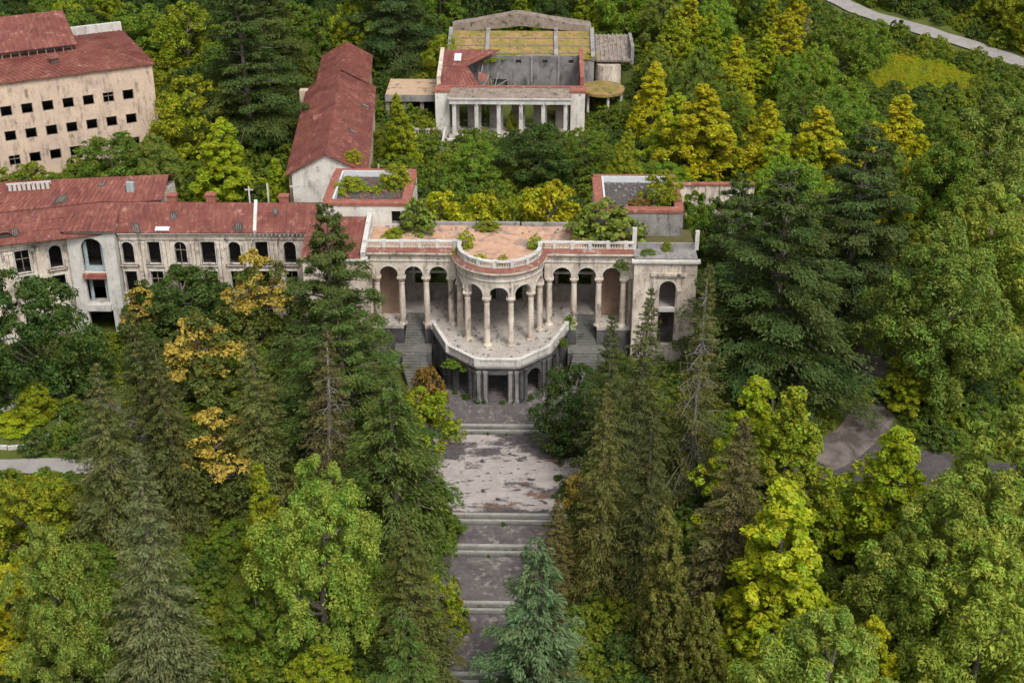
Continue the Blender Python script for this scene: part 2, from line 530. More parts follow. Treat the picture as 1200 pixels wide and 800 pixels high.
def part_copy(src, parent, loc=None, rz=None):
    c = src.copy(); COL.objects.link(c); c.parent = parent
    if loc is not None: c.location = loc
    if rz is not None: c.rotation_euler = (0, 0, rz)
    for ch in [o for o in bpy.data.objects if o.parent == src]:
        d = ch.copy(); COL.objects.link(d); d.parent = c
    return c


FZ, RZ = 4.6, 14.2                       # gallery floor, roof terrace
hall = thing('arcaded_hall', 'pale ruined hall with arched gallery and half round columned rotunda above the forecourt', 'building', (0, 0, 0))

side = [(2.35, -9.5), (5.7, -6.2), (7.75, -0.5), (7.75, 0.3), (8.9, 0.3), (8.9, 4.2), (11.4, 4.2), (11.4, 0.3), (15.3, 0.3), (15.3, 7.4)]
MB().prism([(-x, y) for x, y in side[::-1]] + side, 4.25, FZ).build('gallery_floor', M['floor'], hall)

# octagonal base under the rotunda
octo = [(-7.75, -0.5), (-5.7, -6.2), (-2.35, -9.5), (2.35, -9.5), (5.7, -6.2), (7.75, -0.5)]
for i in range(5):
    p, q = octo[i], octo[i + 1]
    L = math.dist(p, q)
    holes = {0: [(0.6, 1.9, 0.5, 3.4, True), (3.3, 5.2, 0.5, 3.4, True)], 1: [(1.2, 3.5, 0.02, 3.5, True)], 2: [(1.25, 3.45, 0.02, 3.5, False)],
             3: [(1.2, 3.5, 0.02, 3.5, True)], 4: [(0.9, 2.8, 0.5, 3.4, True), (4.1, 5.4, 0.5, 3.4, True)]}[i]
    mb = MB().wall(p, q, -0.6, 4.25, 0.45, holes)
    mb.build('base_wall', M['dark_stone'], hall)
    d = (Vector(q) - Vector(p)).normalized(); nn = Vector((d.y, -d.x))
    for s in ([0.18, L - 0.18] if i in (0, 4) else [0.2, 0.95, L - 0.95, L - 0.2]):
        c = Vector(p) + d * s + nn * 0.06
        pm = MB()
        for w, z0, z1 in ((0.19, -0.6, 3.75), (0.25, 3.75, 4.0), (0.25, -0.6, 0.35)):
            a, b = d * w, nn * w
            pm.prism([tuple(c - a - b), tuple(c + a - b), tuple(c + a + b), tuple(c - a + b)], z0, z1)
        pm.build('pilaster', M['dark_stone'] if i != 2 else M['gray_render'], hall)
MB().sweep(octo, [(-0.45, 4.25), (0.10, 4.25), (0.14, 4.4), (0.32, 4.5), (0.32, 4.72), (-0.45, 4.72)]).build('base_cornice', M['gray_render'], hall)
MB().box(-4.6, 4.6, -4.8, -4.4, -0.5, 4.2).build('inner_wall', M['dark_stone'], hall)
# parapet of the rotunda terrace
for i in range(5):
    p, q = Vector(octo[i]), Vector(octo[i + 1])
    d = (q - p).normalized(); L = (q - p).length
    a, b = p + d * 0.16, q - d * 0.16
    pm = MB().sweep([tuple(a), tuple(b)], [(-0.06, 4.72), (0.14, 4.72), (0.14, 5.42), (-0.06, 5.42)])
    n = max(2, round(L / 0.9))
    for k in range(n):
        e, f = a.lerp(b, (k + .12) / n), a.lerp(b, (k + .88) / n)
        pm.sweep([tuple(e), tuple(f)], [(0.14, 4.85), (0.17, 4.85), (0.17, 5.30), (0.14, 5.30)])
    pm.build('parapet_panel', M['stone'], hall)
MB().sweep(octo, [(-0.16, 5.424), (0.26, 5.424), (0.26, 5.6), (-0.16, 5.6)]).build('parapet_coping', M['stone'], hall)
for p in octo:
    v = Vector(p); v = v * (1 + 0.05 / v.length)
    MB().box(v.x - 0.27, v.x + 0.27, v.y - 0.27, v.y + 0.27, 4.724, 5.68).build('parapet_pier', M['stone'], hall)

# columns
SPR = 10.75
base_p = [(0.52, 0), (0.52, 0.14), (0.43, 0.22), (0.43, 0.30)]
shaft_p = [(0.355, 0.30), (0.37, 1.6), (0.36, 3.2), (0.315, 5.1), (0.31, 5.25)]
cap_p = [(0.33, 5.25), (0.36, 5.32), (0.30, 5.42), (0.36, 5.6), (0.50, 5.9), (0.52, 6.0)]
col0 = None
spots = [(s * (5.75 + 2.88 * k), 0.98) for s in (-1, 1) for k in range(4)] + [arc(4.65, a, a, 1)[0] for a in (-85, -51.2, -17.1, 17.1, 51.2, 85)]
for x, y in spots:
    if col0 is None:
        col0 = MB().lathe(shaft_p, 14).build('column', M['plaster'], hall, local=True)
        MB().lathe(base_p, 12).build('column_base', M['plaster'], col0, local=True, smooth=False)
        MB().lathe(cap_p, 12).box(-0.5, 0.5, -0.5, 0.5, 6.0, 6.17).build('capital', M['plaster'], col0, local=True)
        col0.location = (x, y, FZ)
    else:
        part_copy(col0, hall, (x, y, FZ))

# arcades
for s in (-1, 1):
    cs = [s * (5.75 + 2.88 * (k + 0.5)) for k in range(3)]
    x0, x1 = (-15.4, -5.15) if s < 0 else (5.15, 15.4)
    mb = MB()
    arch_strip(mb, lambda x, o: (x, 0.64 + o), x0, x1, 13.8, SPR + 0.35, [(c, 1.06) for c in cs], 0.7)
    mb.build('arcade_wall', M['plaster'], hall)
    for c in cs:                        # mouldings round each arch
        pts = [(c + 1.16 * math.cos(math.pi * k / 14), 0.60, SPR + 0.35 + 1.16 * math.sin(math.pi * k / 14)) for k in range(15)]
        mm = MB()
        for a, b in zip(pts[:-1], pts[1:]): mm.bar(a, b, 0.08, 0.16)
        mm.build('arch_moulding', M['stone'], hall)
mb = MB()
arch_strip(mb, lambda a, o: arc(4.97 - o, a, a, 1)[0], -100, 100, 13.8, SPR + 0.35, [], 0.64)
mb = MB()
half = math.degrees(1.02 / 4.65)


def ring_wall():
    vs, fs = [], []
    cs = [-68.3, -34.15, 0, 34.15, 68.3]
    ang = set(-101 + 202 * k / 70 for k in range(71))
    for c in cs: ang.update(c - half * math.cos(math.pi * k / 12) for k in range(13)); ang.update((c - half - .02, c + half + .02))
    ang = sorted(ang)
    for a in ang:
        z = SPR
        for c in cs:
            if abs(a - c) <= half: z = SPR + 0.35 + 1.06 * math.sqrt(max(0, 1 - ((a - c) / half) ** 2))
        (xo, yo), (xi, yi) = arc(4.97, a, a, 1)[0], arc(4.33, a, a, 1)[0]
        vs += [(xo, yo, z), (xo, yo, 13.8), (xi, yi, 13.8), (xi, yi, z)]
    for i in range(len(ang) - 1):
        for k in range(4): fs.append((i * 4 + (k + 1) % 4, i * 4 + k, (i + 1) * 4 + k, (i + 1) * 4 + (k + 1) % 4))
    fs.append((0, 1, 2, 3)); e = (len(ang) - 1) * 4; fs.append((e + 3, e + 2, e + 1, e))
    return MB().add(vs, fs)


ring_wall().build('rotunda_arch_wall', M['plaster'], hall)
for c in (-68.3, -34.15, 0, 34.15, 68.3):
    pts = []
    for k in range(15):
        t = math.pi * k / 14
        x, y = arc(5.0, c + (half + 1.2) * math.cos(t), c, 1)[0]
        pts.append((x, y, SPR + 0.35 + 1.16 * math.sin(t)))
    mm = MB()
    for a, b in zip(pts[:-1], pts[1:]): mm.bar(a, b, 0.08, 0.16)
    mm.build('arch_moulding', M['stone'], hall)

front = [(-15.4, 0.64), (-4.93, 0.64)] + arc(4.97, -97, 97, 48)[1:-1] + [(4.93, 0.64), (15.4, 0.64)]
MB().sweep(front, [(-0.5, 12.78), (0.09, 12.78), (0.13, 12.86), (0.13, 12.96), (-0.5, 12.96)]).build('string_course', M['stone'], hall)
MB().sweep(front, [(-0.6, 13.804), (0.02, 13.5), (0.12, 13.5), (0.2, 13.72), (0.42, 13.8), (0.5, 13.86), (0.5, 14.05), (-0.6, 14.21)]).build('cornice', M['plaster'], hall)
MB().sweep(front, [(-0.15, 14.16), (0.46, 14.07), (0.46, 14.12), (-0.15, 14.5)]).build('tile_strip', M['tile'], hall)
MB().sweep(front, [(-0.5, 14.215), (-0.155, 14.215), (-0.155, 14.5), (-0.5, 14.5)]).build('balustrade_plinth', M['stone'], hall)
MB().sweep(front, [(-0.56, 15.1), (-0.1, 15.1), (-0.1, 15.28), (-0.56, 15.28)]).build('balustrade_rail', M['stone'], hall)


def along(path, step):
    out, carry = [], 0.0
    for a, b in zip(path[:-1], path[1:]):
        a, b = Vector(a), Vector(b); L = (b - a).length
        s = carry
        while s < L:
            out.append((a.lerp(b, s / L), (b - a).normalized())); s += step
        carry = s - L
    return out


bal = MB()
for p, d in along(front, 0.3):
    c = p + Vector((-d.y, d.x)) * 0.33
    bal.lathe([(0.05, 14.5), (0.075, 14.65), (0.05, 14.85), (0.075, 15.1)], 6, (c.x, c.y, 0))
tag(bal.build('balusters', M['stone'], hall), kind='stuff')
for p, d in along(front, 2.05):
    n = Vector((-d.y, d.x)); c = p + n * 0.33; a, b = d * 0.2, n * 0.245
    MB().prism([tuple(c - a - b), tuple(c + a - b), tuple(c + a + b), tuple(c - a + b)], 14.22, 15.34).build('balustrade_pier', M['stone'], hall)

# roof terrace, back wall, ends
deck = [(-15.3, 0.9), (-4.6, 0.9)] + arc(4.6, -95, 95, 40)[1:-1] + [(4.6, 0.9), (15.3, 0.9), (15.3, 8.1), (-15.3, 8.1)]
MB().prism(deck, 13.805, RZ).build('roof_terrace', M['terrace'], hall)
mb = MB()
for x0, x1 in ((-14.2, -9.6), (-9.4, -3.1), (-3.0, 2.2), (2.4, 9.4)):
    mb.box(x0, x1, 8.1, 8.55, 13.2, 14.55 + 0.08 * random.random())
mb.build('rear_coping', M['gray_render'], hall)
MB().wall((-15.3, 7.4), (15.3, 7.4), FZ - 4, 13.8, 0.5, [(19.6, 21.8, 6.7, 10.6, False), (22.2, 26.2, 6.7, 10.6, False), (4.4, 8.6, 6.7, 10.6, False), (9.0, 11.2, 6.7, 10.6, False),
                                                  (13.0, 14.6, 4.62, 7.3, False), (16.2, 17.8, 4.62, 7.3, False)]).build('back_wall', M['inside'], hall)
for s in (-1, 1):
    xa, xb = sorted((s * 11.5, s * 14.9))
    MB().box(xa, xb, 3.6, 3.9, FZ, 13.8).build('bay_wall', M['brown_inside'], hall)
    MB().box(min(s * 5, s * 11.3), max(s * 5, s * 11.3), 7.1, 7.3, 8.35, 8.62).build('tie_beam', M['stone'], hall)
    xa, xb = sorted((s * 15.0, s * 15.35))
    MB().box(xa, xb, 1.35, 7.4, 0, 13.8).build('end_wall', M['plaster'], hall)
    xa, xb = sorted((s * 11.4, s * 15.3))
    MB().box(xa, xb, 0.32, 1.3, -0.5, 4.25).build('plinth_wall', M['dark_stone'], hall)
    xa, xb = sorted((s * 7.3, s * 8.88))
    MB().box(xa, xb, 0.32, 4.2, -0.5, 4.25).build('plinth_wall', M['dark_stone'], hall)
    # two flights: down through the floor, then round the base to the forecourt
    st = None
    for k in range(12):
        x0, x1 = sorted((s * 8.92, s * 11.36))
        y1 = 4.18 - 0.35 * k
        if st is None:
            st = MB().box(-1.2, 1.2, -0.37, 0, -0.6, 0).build('stair_step', M['stair'], hall, local=True)
            st.location = ((x0 + x1) / 2, y1, FZ - 0.17)
        else:
            part_copy(st, hall, ((x0 + x1) / 2, y1, FZ - 0.17 * (k + 1)))
    x0, x1 = sorted((s * 8.0, s * 12.4))
    MB().box(x0, x1, -2.2, -0.03, -0.5, 2.45).build('stair_landing', M['stair'], hall)
    st = None
    for k in range(15):
        y = -2.2 - 0.44 * k
        x = 8.75 - 1.75 * (k / 14) ** 1.4 + 1.25
        if st is None:
            st = MB().box(-1.45, 1.45, -0.46, 0, -0.7, 0).build('stair_step', M['stair'], hall, local=True)
            st.location = (s * x, y, 2.30)
        else:
            part_copy(st, hall, (s * x, y, 2.30 - 0.155 * k))
    # end block with its tall niche
    xa, xb = sorted((s * 15.4, s * 22.6))
    wallp = MB().wall((xa, -1.1), (xb, -1.1), -0.5, 13.6, 0.5,
                      [((3.0 if s > 0 else 2.3), (4.9 if s > 0 else 4.2), 3.2, 11.35, True)])
    wallp.build('end_block_wall', M['plaster'], hall)
    cx = s * 19.35
    MB().box(xa + 0.003, xb - 0.003, 7.5, 8, -0.5, 13.6).box(xa, xa + 0.4, -0.6, 7.5, -0.5, 13.59).box(xb - 0.4, xb, -0.6, 7.5, -0.5, 13.59).build('end_block_wall', M['plaster'], hall)
    MB().box(xa + .4, xb - .4, -0.6, 7.5, 7.3, 7.6).build('inner_floor', M['floor'], hall)
    MB().box(xa + .4, xb - .4, 2.6, 2.9, 0, 13.5).build('inner_wall', M['inside'], hall)
    MB().box(cx - 0.95, cx + 0.95, -1.2, -0.65, 7.45, 7.9).build('balcony_slab', M['stone'], hall)
    for e in (-1, 1):
        MB().box(cx + e * 1.32 - .2, cx + e * 1.32 + .2, -1.28, -1.1, 1.5, 10.0).box(cx + e * 1.32 - .26, cx + e * 1.32 + .26, -1.33, -1.1, 10.0, 10.3).build('pilaster', M['plaster'], hall)
    MB().box(cx - 1.85, cx + 1.85, -1.25, -1.1, 11.8, 12.05).box(cx - 2.05, cx + 2.05, -1.4, -1.1, 12.05, 12.4).box(cx - 1.7, cx - 1.55, -1.2, -1.1, 1.5, 11.8).box(cx + 1.55, cx + 1.7, -1.2, -1.1, 1.5, 11.8).build('entablature', M['plaster'], hall)
    pts = [(cx + 1.05 * math.cos(math.pi * k / 14), -1.13, 10.4 + 1.05 * math.sin(math.pi * k / 14)) for k in range(15)]
    mm = MB()
    for a, b in zip(pts[:-1], pts[1:]): mm.bar(a, b, 0.1, 0.17)
    mm.build('arch_moulding', M['stone'], hall)
    MB().sweep([(xa, -0.6), (xa, -1.1), (xb, -1.1), (xb, -0.6)], [(-0.3, 13.4), (0.03, 13.4), (0.1, 13.55), (0.3, 13.65), (0.3, 13.9), (-0.3, 13.9)]).build('cornice', M['stone'], hall)
    if s > 0:
        MB().box(xa, xb, -0.8, 8, 13.61, 13.93).build('roof_slab', M['moss'], hall)
        MB().box(xa + .5, xb - .1, 1.9, 2.2, 13.93, 14.75).build('low_wall', M['gray_render'], hall)
        MB().box(xa - .15, xa + .35, 1.7, 2.3, 13.93, 16.6).build('post', M['stone'], hall)
        MB().box(xb - .1, xb + .35, 1.8, 2.2, 13.93, 16.3).build('post', M['stone'], hall)
        MB().box(xa, xb, -0.75, 1.85, 13.93, 14.06).build('ledge', M['gray_render'], hall)
    else:
        MB().box(xa, xb, -0.8, 8, 13.61, 13.75).build('roof_slab', M['dark_roof'], hall)
        mb = MB().slab((xa - .2, -1.3, 13.95), (xb - .5, -1.3, 13.95), (xb - .5, 7.2, 15.6), (xa - .2, 7.2, 15.6), 0.1)
        for k in range(12):
            x = xa + .1 + k * 0.58
            mb.bar((x, -1.3, 13.98), (x, 7.2, 15.63), 0.06, 0.1)
        mb.build('roof', M['roof'], hall)
        MB().box(xb - .5, xb + .05, -0.8, 7.2, 13.7, 14.1).slab((xb - .5, -1.0, 14.6), (xb + .05, -1.0, 14.6), (xb + .05, 7.2, 16.2), (xb - .5, 7.2, 16.2), 0.9).build('fire_wall', M['stone'], hall)


# ---------------------------------------------------------------- forecourt and its long stepped walk
def grid_sheet(x0, x1, y0, y1, z, n=1.0):
    mb = MB(); return mb.box(x0, x1, y0, y1, z - 0.5, z)


walk = tag(grid_sheet(-13, 13, -14.4, 0.2, 0.0).build('forecourt', M['dark_paving']), 'worn dark forecourt at the foot of the columned rotunda', kind='structure')
levels = [(-15.6, -30.6, -0.6, 'paving', 9.5), (-31.8, -35.0, -1.2, 'dark_paving', 7.5), (-36.2, -43.0, -1.8, 'dark_paving', 7.0), (-44.2, -52.0, -2.4, 'dark_paving', 7.0), (-53.2, -80.0, -3.0, 'dark_paving', 7.0)]
names = ['wide court of pale flaking paving below the first steps', 'short dark landing between two flights of steps', 'dark walk between trees below the court', 'narrow dark walk beside the blue green cedar', 'lowest stretch of the dark walk']
paths = []
for (ya, yb, z, mat, hw), nm in zip(levels, names):
    o = tag(grid_sheet(-hw, hw, yb, ya, z).build('path', M[mat]), nm, kind='structure')
    paths.append(o)
WM.update({o.name: Matrix() for o in paths + [walk]})
for (o, top, ztop, hw) in ((walk, -14.4, 0.0, 9.0), (paths[0], -30.6, -0.6, 7.5), (paths[1], -35.0, -1.2, 7.2), (paths[2], -43.0, -1.8, 7.0), (paths[3], -52.0, -2.4, 7.0)):
    for k in range(4):
        z = ztop - 0.15 * k
        MB().box(-hw, hw, top - 0.30 * (k + 1) - (0.02 if k < 3 else 0), top - 0.30 * k + (0.06 if k == 0 else 0), z - 0.45, z + 0.02).build('stone_step', M['step'] if k % 2 == 0 else M['stair'], o)


# ---------------------------------------------------------------- shared bits for the other buildings
def seam_roof(parent, p00, p10, p11, p01, step=0.62, mat='roof', name='roof', th=0.1, local=False):
    """sheet metal slope with standing seams from eave to ridge; every few seams one sheet overlaps the next"""
    mb = MB().slab(p00, p10, p11, p01, th)
    a, b, c, d = (Vector(p) for p in (p00, p10, p11, p01))
    n = max(2, int((b - a).length / step))
    up = (b - a).cross(d - a).normalized() * 0.03
    for k in range(n + 1):
        mb.bar(a.lerp(b, k / n) + up, d.lerp(c, k / n) + up, 0.05, 0.09)
    rng = random.Random(int(abs(a.x * 13 + a.y * 7)))
    for row in (0.33, 0.66):            # cross laps and lifted sheets
        for k in range(n):
            if rng.random() < 0.5: continue
            q = [a.lerp(b, (k + e) / n).lerp(d.lerp(c, (k + e) / n), row + f) for e, f in ((0.05, 0), (0.95, 0), (0.95, .3), (0.05, .3))]
            h = up * rng.uniform(0.5, 1.6)
            mb.add([v + h * (1.0 if i < 2 else 0.2) for i, v in enumerate(q)], [(0, 1, 2, 3)])
    return mb.build(name, M[mat], parent, local=local)


def opening_frame(parent, p, q, x, z0, w, h, arch, style, mat, local=False, bars=True):
    """a window in the wall p->q: surround proud of the face, old sash set back in the opening"""
    p, q = Vector(p[:2]), Vector(q[:2]); d = (q - p).normalized(); o = Vector((d.y, -d.x))

    def P(s, out, z):
        v = p + d * s + o * out
        return (v.x, v.y, z)
    x0, x1, z1 = x - w / 2, x + w / 2, z0 + h
    mb = MB()
    if style == 'surround':
        t = 0.16
        if arch:
            r = w / 2; sp = z1 - r
            pts = [P(x0 - t / 2, 0.03, z0), P(x0 - t / 2, 0.03, sp)] + [P(x - (r + t / 2) * math.cos(math.pi * k / 10), 0.03, sp + (r + t / 2) * math.sin(math.pi * k / 10)) for k in range(1, 10)] + [P(x1 + t / 2, 0.03, sp), P(x1 + t / 2, 0.03, z0)]
        else:
            pts = [P(x0 - t / 2, 0.03, z0), P(x0 - t / 2, 0.03, z1 + t / 2), P(x1 + t / 2, 0.03, z1 + t / 2), P(x1 + t / 2, 0.03, z0)]
        for a, b in zip(pts[:-1], pts[1:]): mb.bar(a, b, t, 0.12)
        win = mb.build('window', mat, parent, local=local)
        MB().bar(P(x0 - .3, 0.08, z0 - 0.08), P(x1 + .3, 0.08, z0 - 0.08), 0.3, 0.16).build('sill', mat, win, local=local)
    else:
        t = 0.09
        for a, b in (((x0 + t / 2, z0), (x0 + t / 2, z1)), ((x1 - t / 2, z0), (x1 - t / 2, z1)), ((x0, z0 + t / 2), (x1, z0 + t / 2)), ((x0, z1 - t / 2), (x1, z1 - t / 2))):
            mb.bar(P(a[0], -0.16, a[1]), P(b[0], -0.16, b[1]), t, t)
        win = mb.build('window', M['wood'], parent, local=local)
    if bars:
        sb = MB()
        sb.bar(P(x, -0.2, z0), P(x, -0.2, z1 - 0.05), 0.07, 0.07)
        sb.bar(P(x0, -0.2, z0 + h * .62), P(x1, -0.2, z0 + h * .62), 0.07, 0.07)
        sb.build('sash', M['wood'], win, local=local)
    return win


def vent(parent, c, w, fx, fy, h=0.55):
    """eyebrow dormer: low curved hood over a dark louvre, facing (fx, fy)"""
    f = Vector((fx, fy, 0)).normalized(); s = Vector((-f.y, f.x, 0)); c = Vector(c)
    vs, fs = [], []
    for i in range(9):
        t = math.pi * i / 8
        e = c + s * (w / 2) * math.cos(t) + Vector((0, 0, h * math.sin(t)))
        vs += [tuple(e), tuple(c - f * 1.9 + s * (w / 2) * math.cos(t) + Vector((0, 0, h * math.sin(t) * 0.9 + 0.35)))]
    for i in range(8): fs.append((2 * i, 2 * i + 1, 2 * i + 3, 2 * i + 2))
    o = MB().add(vs, fs).build('dormer', M['roof'], parent)
    lv = MB()
    for k in range(4):
        z = 0.05 + k * 0.12
        if z > h - .08: break
        ww = w / 2 * math.sqrt(max(0.05, 1 - (z / h) ** 2)) * .92
        a, b = c - s * ww + Vector((0, 0, z)) - f * .12, c + s * ww + Vector((0, 0, z)) - f * .12
        lv.bar(a, b, 0.03, 0.06)
    lv.add([tuple(c + s * (w / 2) * math.cos(math.pi * i / 8) * .97 - f * .5 + Vector((0, 0, h * .97 * math.sin(math.pi * i / 8)))) for i in range(9)], [tuple(range(9))])
    lv.build('louvre', M['dark_roof'], o)


# ---------------------------------------------------------------- crescent wing on the left
wing = thing('crescent_wing', 'long curved wing with red metal roof and roofless arched windows left of the hall', 'building', (-46, 8, 0))
PW = M['plaster_wing']
A0, A1 = (-46.3, 7.5), (-23.0, 8.0)
B1, B0, B2 = (-52.2, 7.0), (-61.5, 2.6), (-80.0, -10.0)


def facade(p, q, bays, zt=13.2, tall=True):
    holes = []
    for x, w, kind in bays:
        for z0, h in ((9.0, 3.0), (5.3, 2.8), (1.2, 2.7)):
            top = z0 > 8.5
            holes.append((x - w / 2, x + w / 2, z0, z0 + h, kind == 'arch' and top))
    MB().wall(p, q, -0.8, zt, 0.55, holes).build('facade_wall', PW, wing)
    p2, q2 = Vector(p), Vector(q); d = (q2 - p2).normalized(); o = Vector((d.y, -d.x))
    for x, w, kind in bays:
        for z0, h in ((9.0, 3.0), (5.3, 2.8), (1.2, 2.7)):
            opening_frame(wing, p, q, x, z0, w, h, kind == 'arch' and z0 > 8.5, 'surround', M['stone'], bars=random.random() < 0.35)
        if kind == 'pair':              # tall paired pilasters either side
            for e in (-1.75, -1.28, 1.28, 1.75):
                c = p2 + d * (x + e) + o * 0.1
                a, b = d * 0.2, o * 0.13
                pl = MB().prism([tuple(c - a - b), tuple(c + a - b), tuple(c + a + b), tuple(c - a + b)], -0.5, 12.2)
                a, b = d * 0.27, o * 0.19
                pl.prism([tuple(c - a - b), tuple(c + a - b), tuple(c + a + b), tuple(c - a + b)], 11.8, 12.2)
                pl.build('pilaster', PW, wing)
        cc = p2 + d * x
        MB().sweep([tuple(cc - d * (w / 2 + .45)), tuple(cc + d * (w / 2 + .45))], [(0, 8.75), (0.22, 8.75), (0.22, 9.0), (0, 9.0)]).build('balcony_ledge', M['stone'] if kind == 'pair' else M['brick'], wing)
    MB().sweep([p, q], [(-0.3, 12.25), (0.16, 12.25), (0.22, 12.4), (0.22, 12.55), (-0.3, 12.55)]).build('string_course', PW, wing)
    MB().sweep([p, q], [(-0.4, 12.95), (0.12, 12.95), (0.3, 13.15), (0.62, 13.22), (0.62, 13.42), (-0.4, 13.42)]).build('cornice', M['stone'], wing)


facade(A0, A1, [(0.95, 1.45, 'arch'), (4.15, 1.5, 'pair'), (7.35, 1.45, 'arch'), (10.7, 1.7, 'pair'), (13.9, 1.45, 'arch'), (17.2, 1.5, 'pair'), (20.6, 1.45, 'arch')])
facade(B0, B1, [(1.3, 1.45, 'arch'), (4.75, 1.6, 'pair'), (8.55, 1.45, 'arch')])
facade(B2, B0, [(20.6, 1.5, 'pair'), (16.5, 1.45, 'arch'), (12.5, 1.5, 'pair'), (8.5, 1.45, 'arch'), (4.5, 1.5, 'pair')])
# stair bay standing forward, open balconies one above another
T0, T1 = (-52.15, 6.2), (-46.45, 6.4)
MB().wall(T0, T1, -0.8, 14.0, 0.5, [(1.55, 4.15, 8.4, 12.9, True), (1.55, 4.15, 4.3, 7.75, False), (1.35, 4.35, 0.0, 3.3, False)]).build('stair_bay_wall', M['stone'], wing)
for xx in (-52.14, -46.95):
    MB().box(xx, xx + 0.5, 6.72, 9.2, -0.8, 13.95).build('stair_bay_wall', M['stone'], wing)
MB().box(-51.6, -46.95, 6.75, 11.5, 8.1, 8.4).build('inner_floor', M['floor'], wing)
MB().box(-51.6, -46.95, 6.75, 11.5, 4.0, 4.3).build('inner_floor', M['floor'], wing)
MB().box(-50.7, -47.95, 5.75, 6.75, 7.76, 8.38).build('balcony_slab', M['brick'], wing)
MB().box(-50.75, -47.9, 5.85, 6.75, 3.4, 4.25).build('balcony_slab', M['stone'], wing)
MB().sweep([T0, T1], [(-0.4, 13.5), (0.1, 13.5), (0.3, 13.75), (0.42, 13.85), (0.42, 14.05), (-0.4, 14.05)]).build('cornice', M['stone'], wing)
mb = MB()
for s in (-1, 1):
    mb.box(-49.3 + s * 1.05 - .22, -49.3 + s * 1.05 + .22, 7.0, 7.12, 8.4, 12.2)
    mb.box(-49.3 + s * 0.95 - .2, -49.3 + s * 0.95 + .2, 7.0, 7.12, 4.3, 7.7)
mb.box(-50.6, -48.0, 6.9, 7.0, 8.4, 9.1)
mb.build('glazed_screen', M['blue_frame'], wing)
# inner walls, floors (near-black paint stands in for unlit rooms behind the empty windows)
fl = [(-80, -9.4), (-61.6, 3.2), (-52.2, 7.6), (-46.3, 8.1), (-23, 8.6), (-23, 16.5), (-54, 16.2), (-66, 11.5), (-84, -2)]
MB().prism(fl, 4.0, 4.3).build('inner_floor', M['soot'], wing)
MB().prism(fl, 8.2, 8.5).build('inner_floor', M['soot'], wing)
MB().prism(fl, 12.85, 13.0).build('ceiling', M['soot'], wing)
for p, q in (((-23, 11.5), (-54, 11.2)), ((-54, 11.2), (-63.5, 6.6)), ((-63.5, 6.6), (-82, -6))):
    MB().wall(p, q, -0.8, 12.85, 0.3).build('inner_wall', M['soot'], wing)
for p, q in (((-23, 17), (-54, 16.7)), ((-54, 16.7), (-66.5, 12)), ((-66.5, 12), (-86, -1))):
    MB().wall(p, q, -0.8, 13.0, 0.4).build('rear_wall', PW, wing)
MB().wall(A1, (-23, 17), -0.8, 13.0, 0.4).build('side_wall', PW, wing)
# red roof in runs
E1, E2, E3, E4 = (-22.6, 7.3, 13.42), (-46.1, 6.85, 13.42), (-61.8, 1.9, 13.42), (-80.4, -10.8, 13.42)
G1, G2, G3, G4 = (-22.6, 12.4, 15.2), (-48.4, 12.3, 15.2), (-63.7, 7.0, 15.2), (-82.6, -6.0, 15.2)
H1, H2, H3, H4 = (-22.6, 17.3, 13.3), (-54, 17.0, 13.3), (-66.6, 12.2, 13.3), (-86, -1, 13.3)
mid = lambda p, q, t: tuple(Vector(p).lerp(Vector(q), t))
seam_roof(wing, mid(E2, E1, .71), E1, G1, mid(G2, G1, .71))
seam_roof(wing, E2, mid(E2, E1, .695), mid(G2, G1, .695), G2)
seam_roof(wing, E3, E2, G2, G3)
seam_roof(wing, E4, E3, G3, G4)
seam_roof(wing, H1, H2, G2, G1); seam_roof(wing, H2, H3, G3, G2); seam_roof(wing, H3, H4, G4, G3)
a, b = mid(E2, E1, .7025), mid(G2, G1, .7025)
MB().slab((a[0] - .2, a[1] - .1, a[2] + .35), (a[0] + .2, a[1] - .1, a[2] + .35), (b[0] + .2, b[1] + .1, b[2] + .4), (b[0] - .2, b[1] + .1, b[2] + .4), 0.6).build('fire_wall', M['stone'], wing)
seam_roof(wing, (-52.5, 5.6, 14.06), (-46.1, 5.8, 14.06), (-46.6, 10.6, 15.05), (-52.4, 10.2, 15.05), name='stair_bay_roof')
vent(wing, (-58.6, 4.1, 13.75), 1.9, 0.42, -0.9, 0.8)
MB().slab((-41.6, 7.0, 13.7), (-39.9, 7.0, 13.7), (-39.9, 7.7, 13.95), (-41.6, 7.7, 13.95), 0.04).build('loose_sheet', M['white_sheet'], wing)
for x, y, z in ((-40.6, 12.6, 14.8), (-26.8, 12.6, 14.8), (-36.0, 13.4, 14.6)):
    ch = MB().box(x - .55, x + .55, y - .45, y + .45, z, z + 1.25).build('chimney', M['brick'], wing)
    MB().box(x - .65, x + .65, y - .55, y + .55, z + 1.25, z + 1.38).build('chimney_cap', M['brick'], ch)
MB().bar((-31.0, 12.4, 15), (-31.0, 12.4, 17.3), 0.16).bar((-31.5, 12.4, 16.9), (-30.5, 12.4, 16.9), 0.12).build('roof_mast', M['stone'], wing)
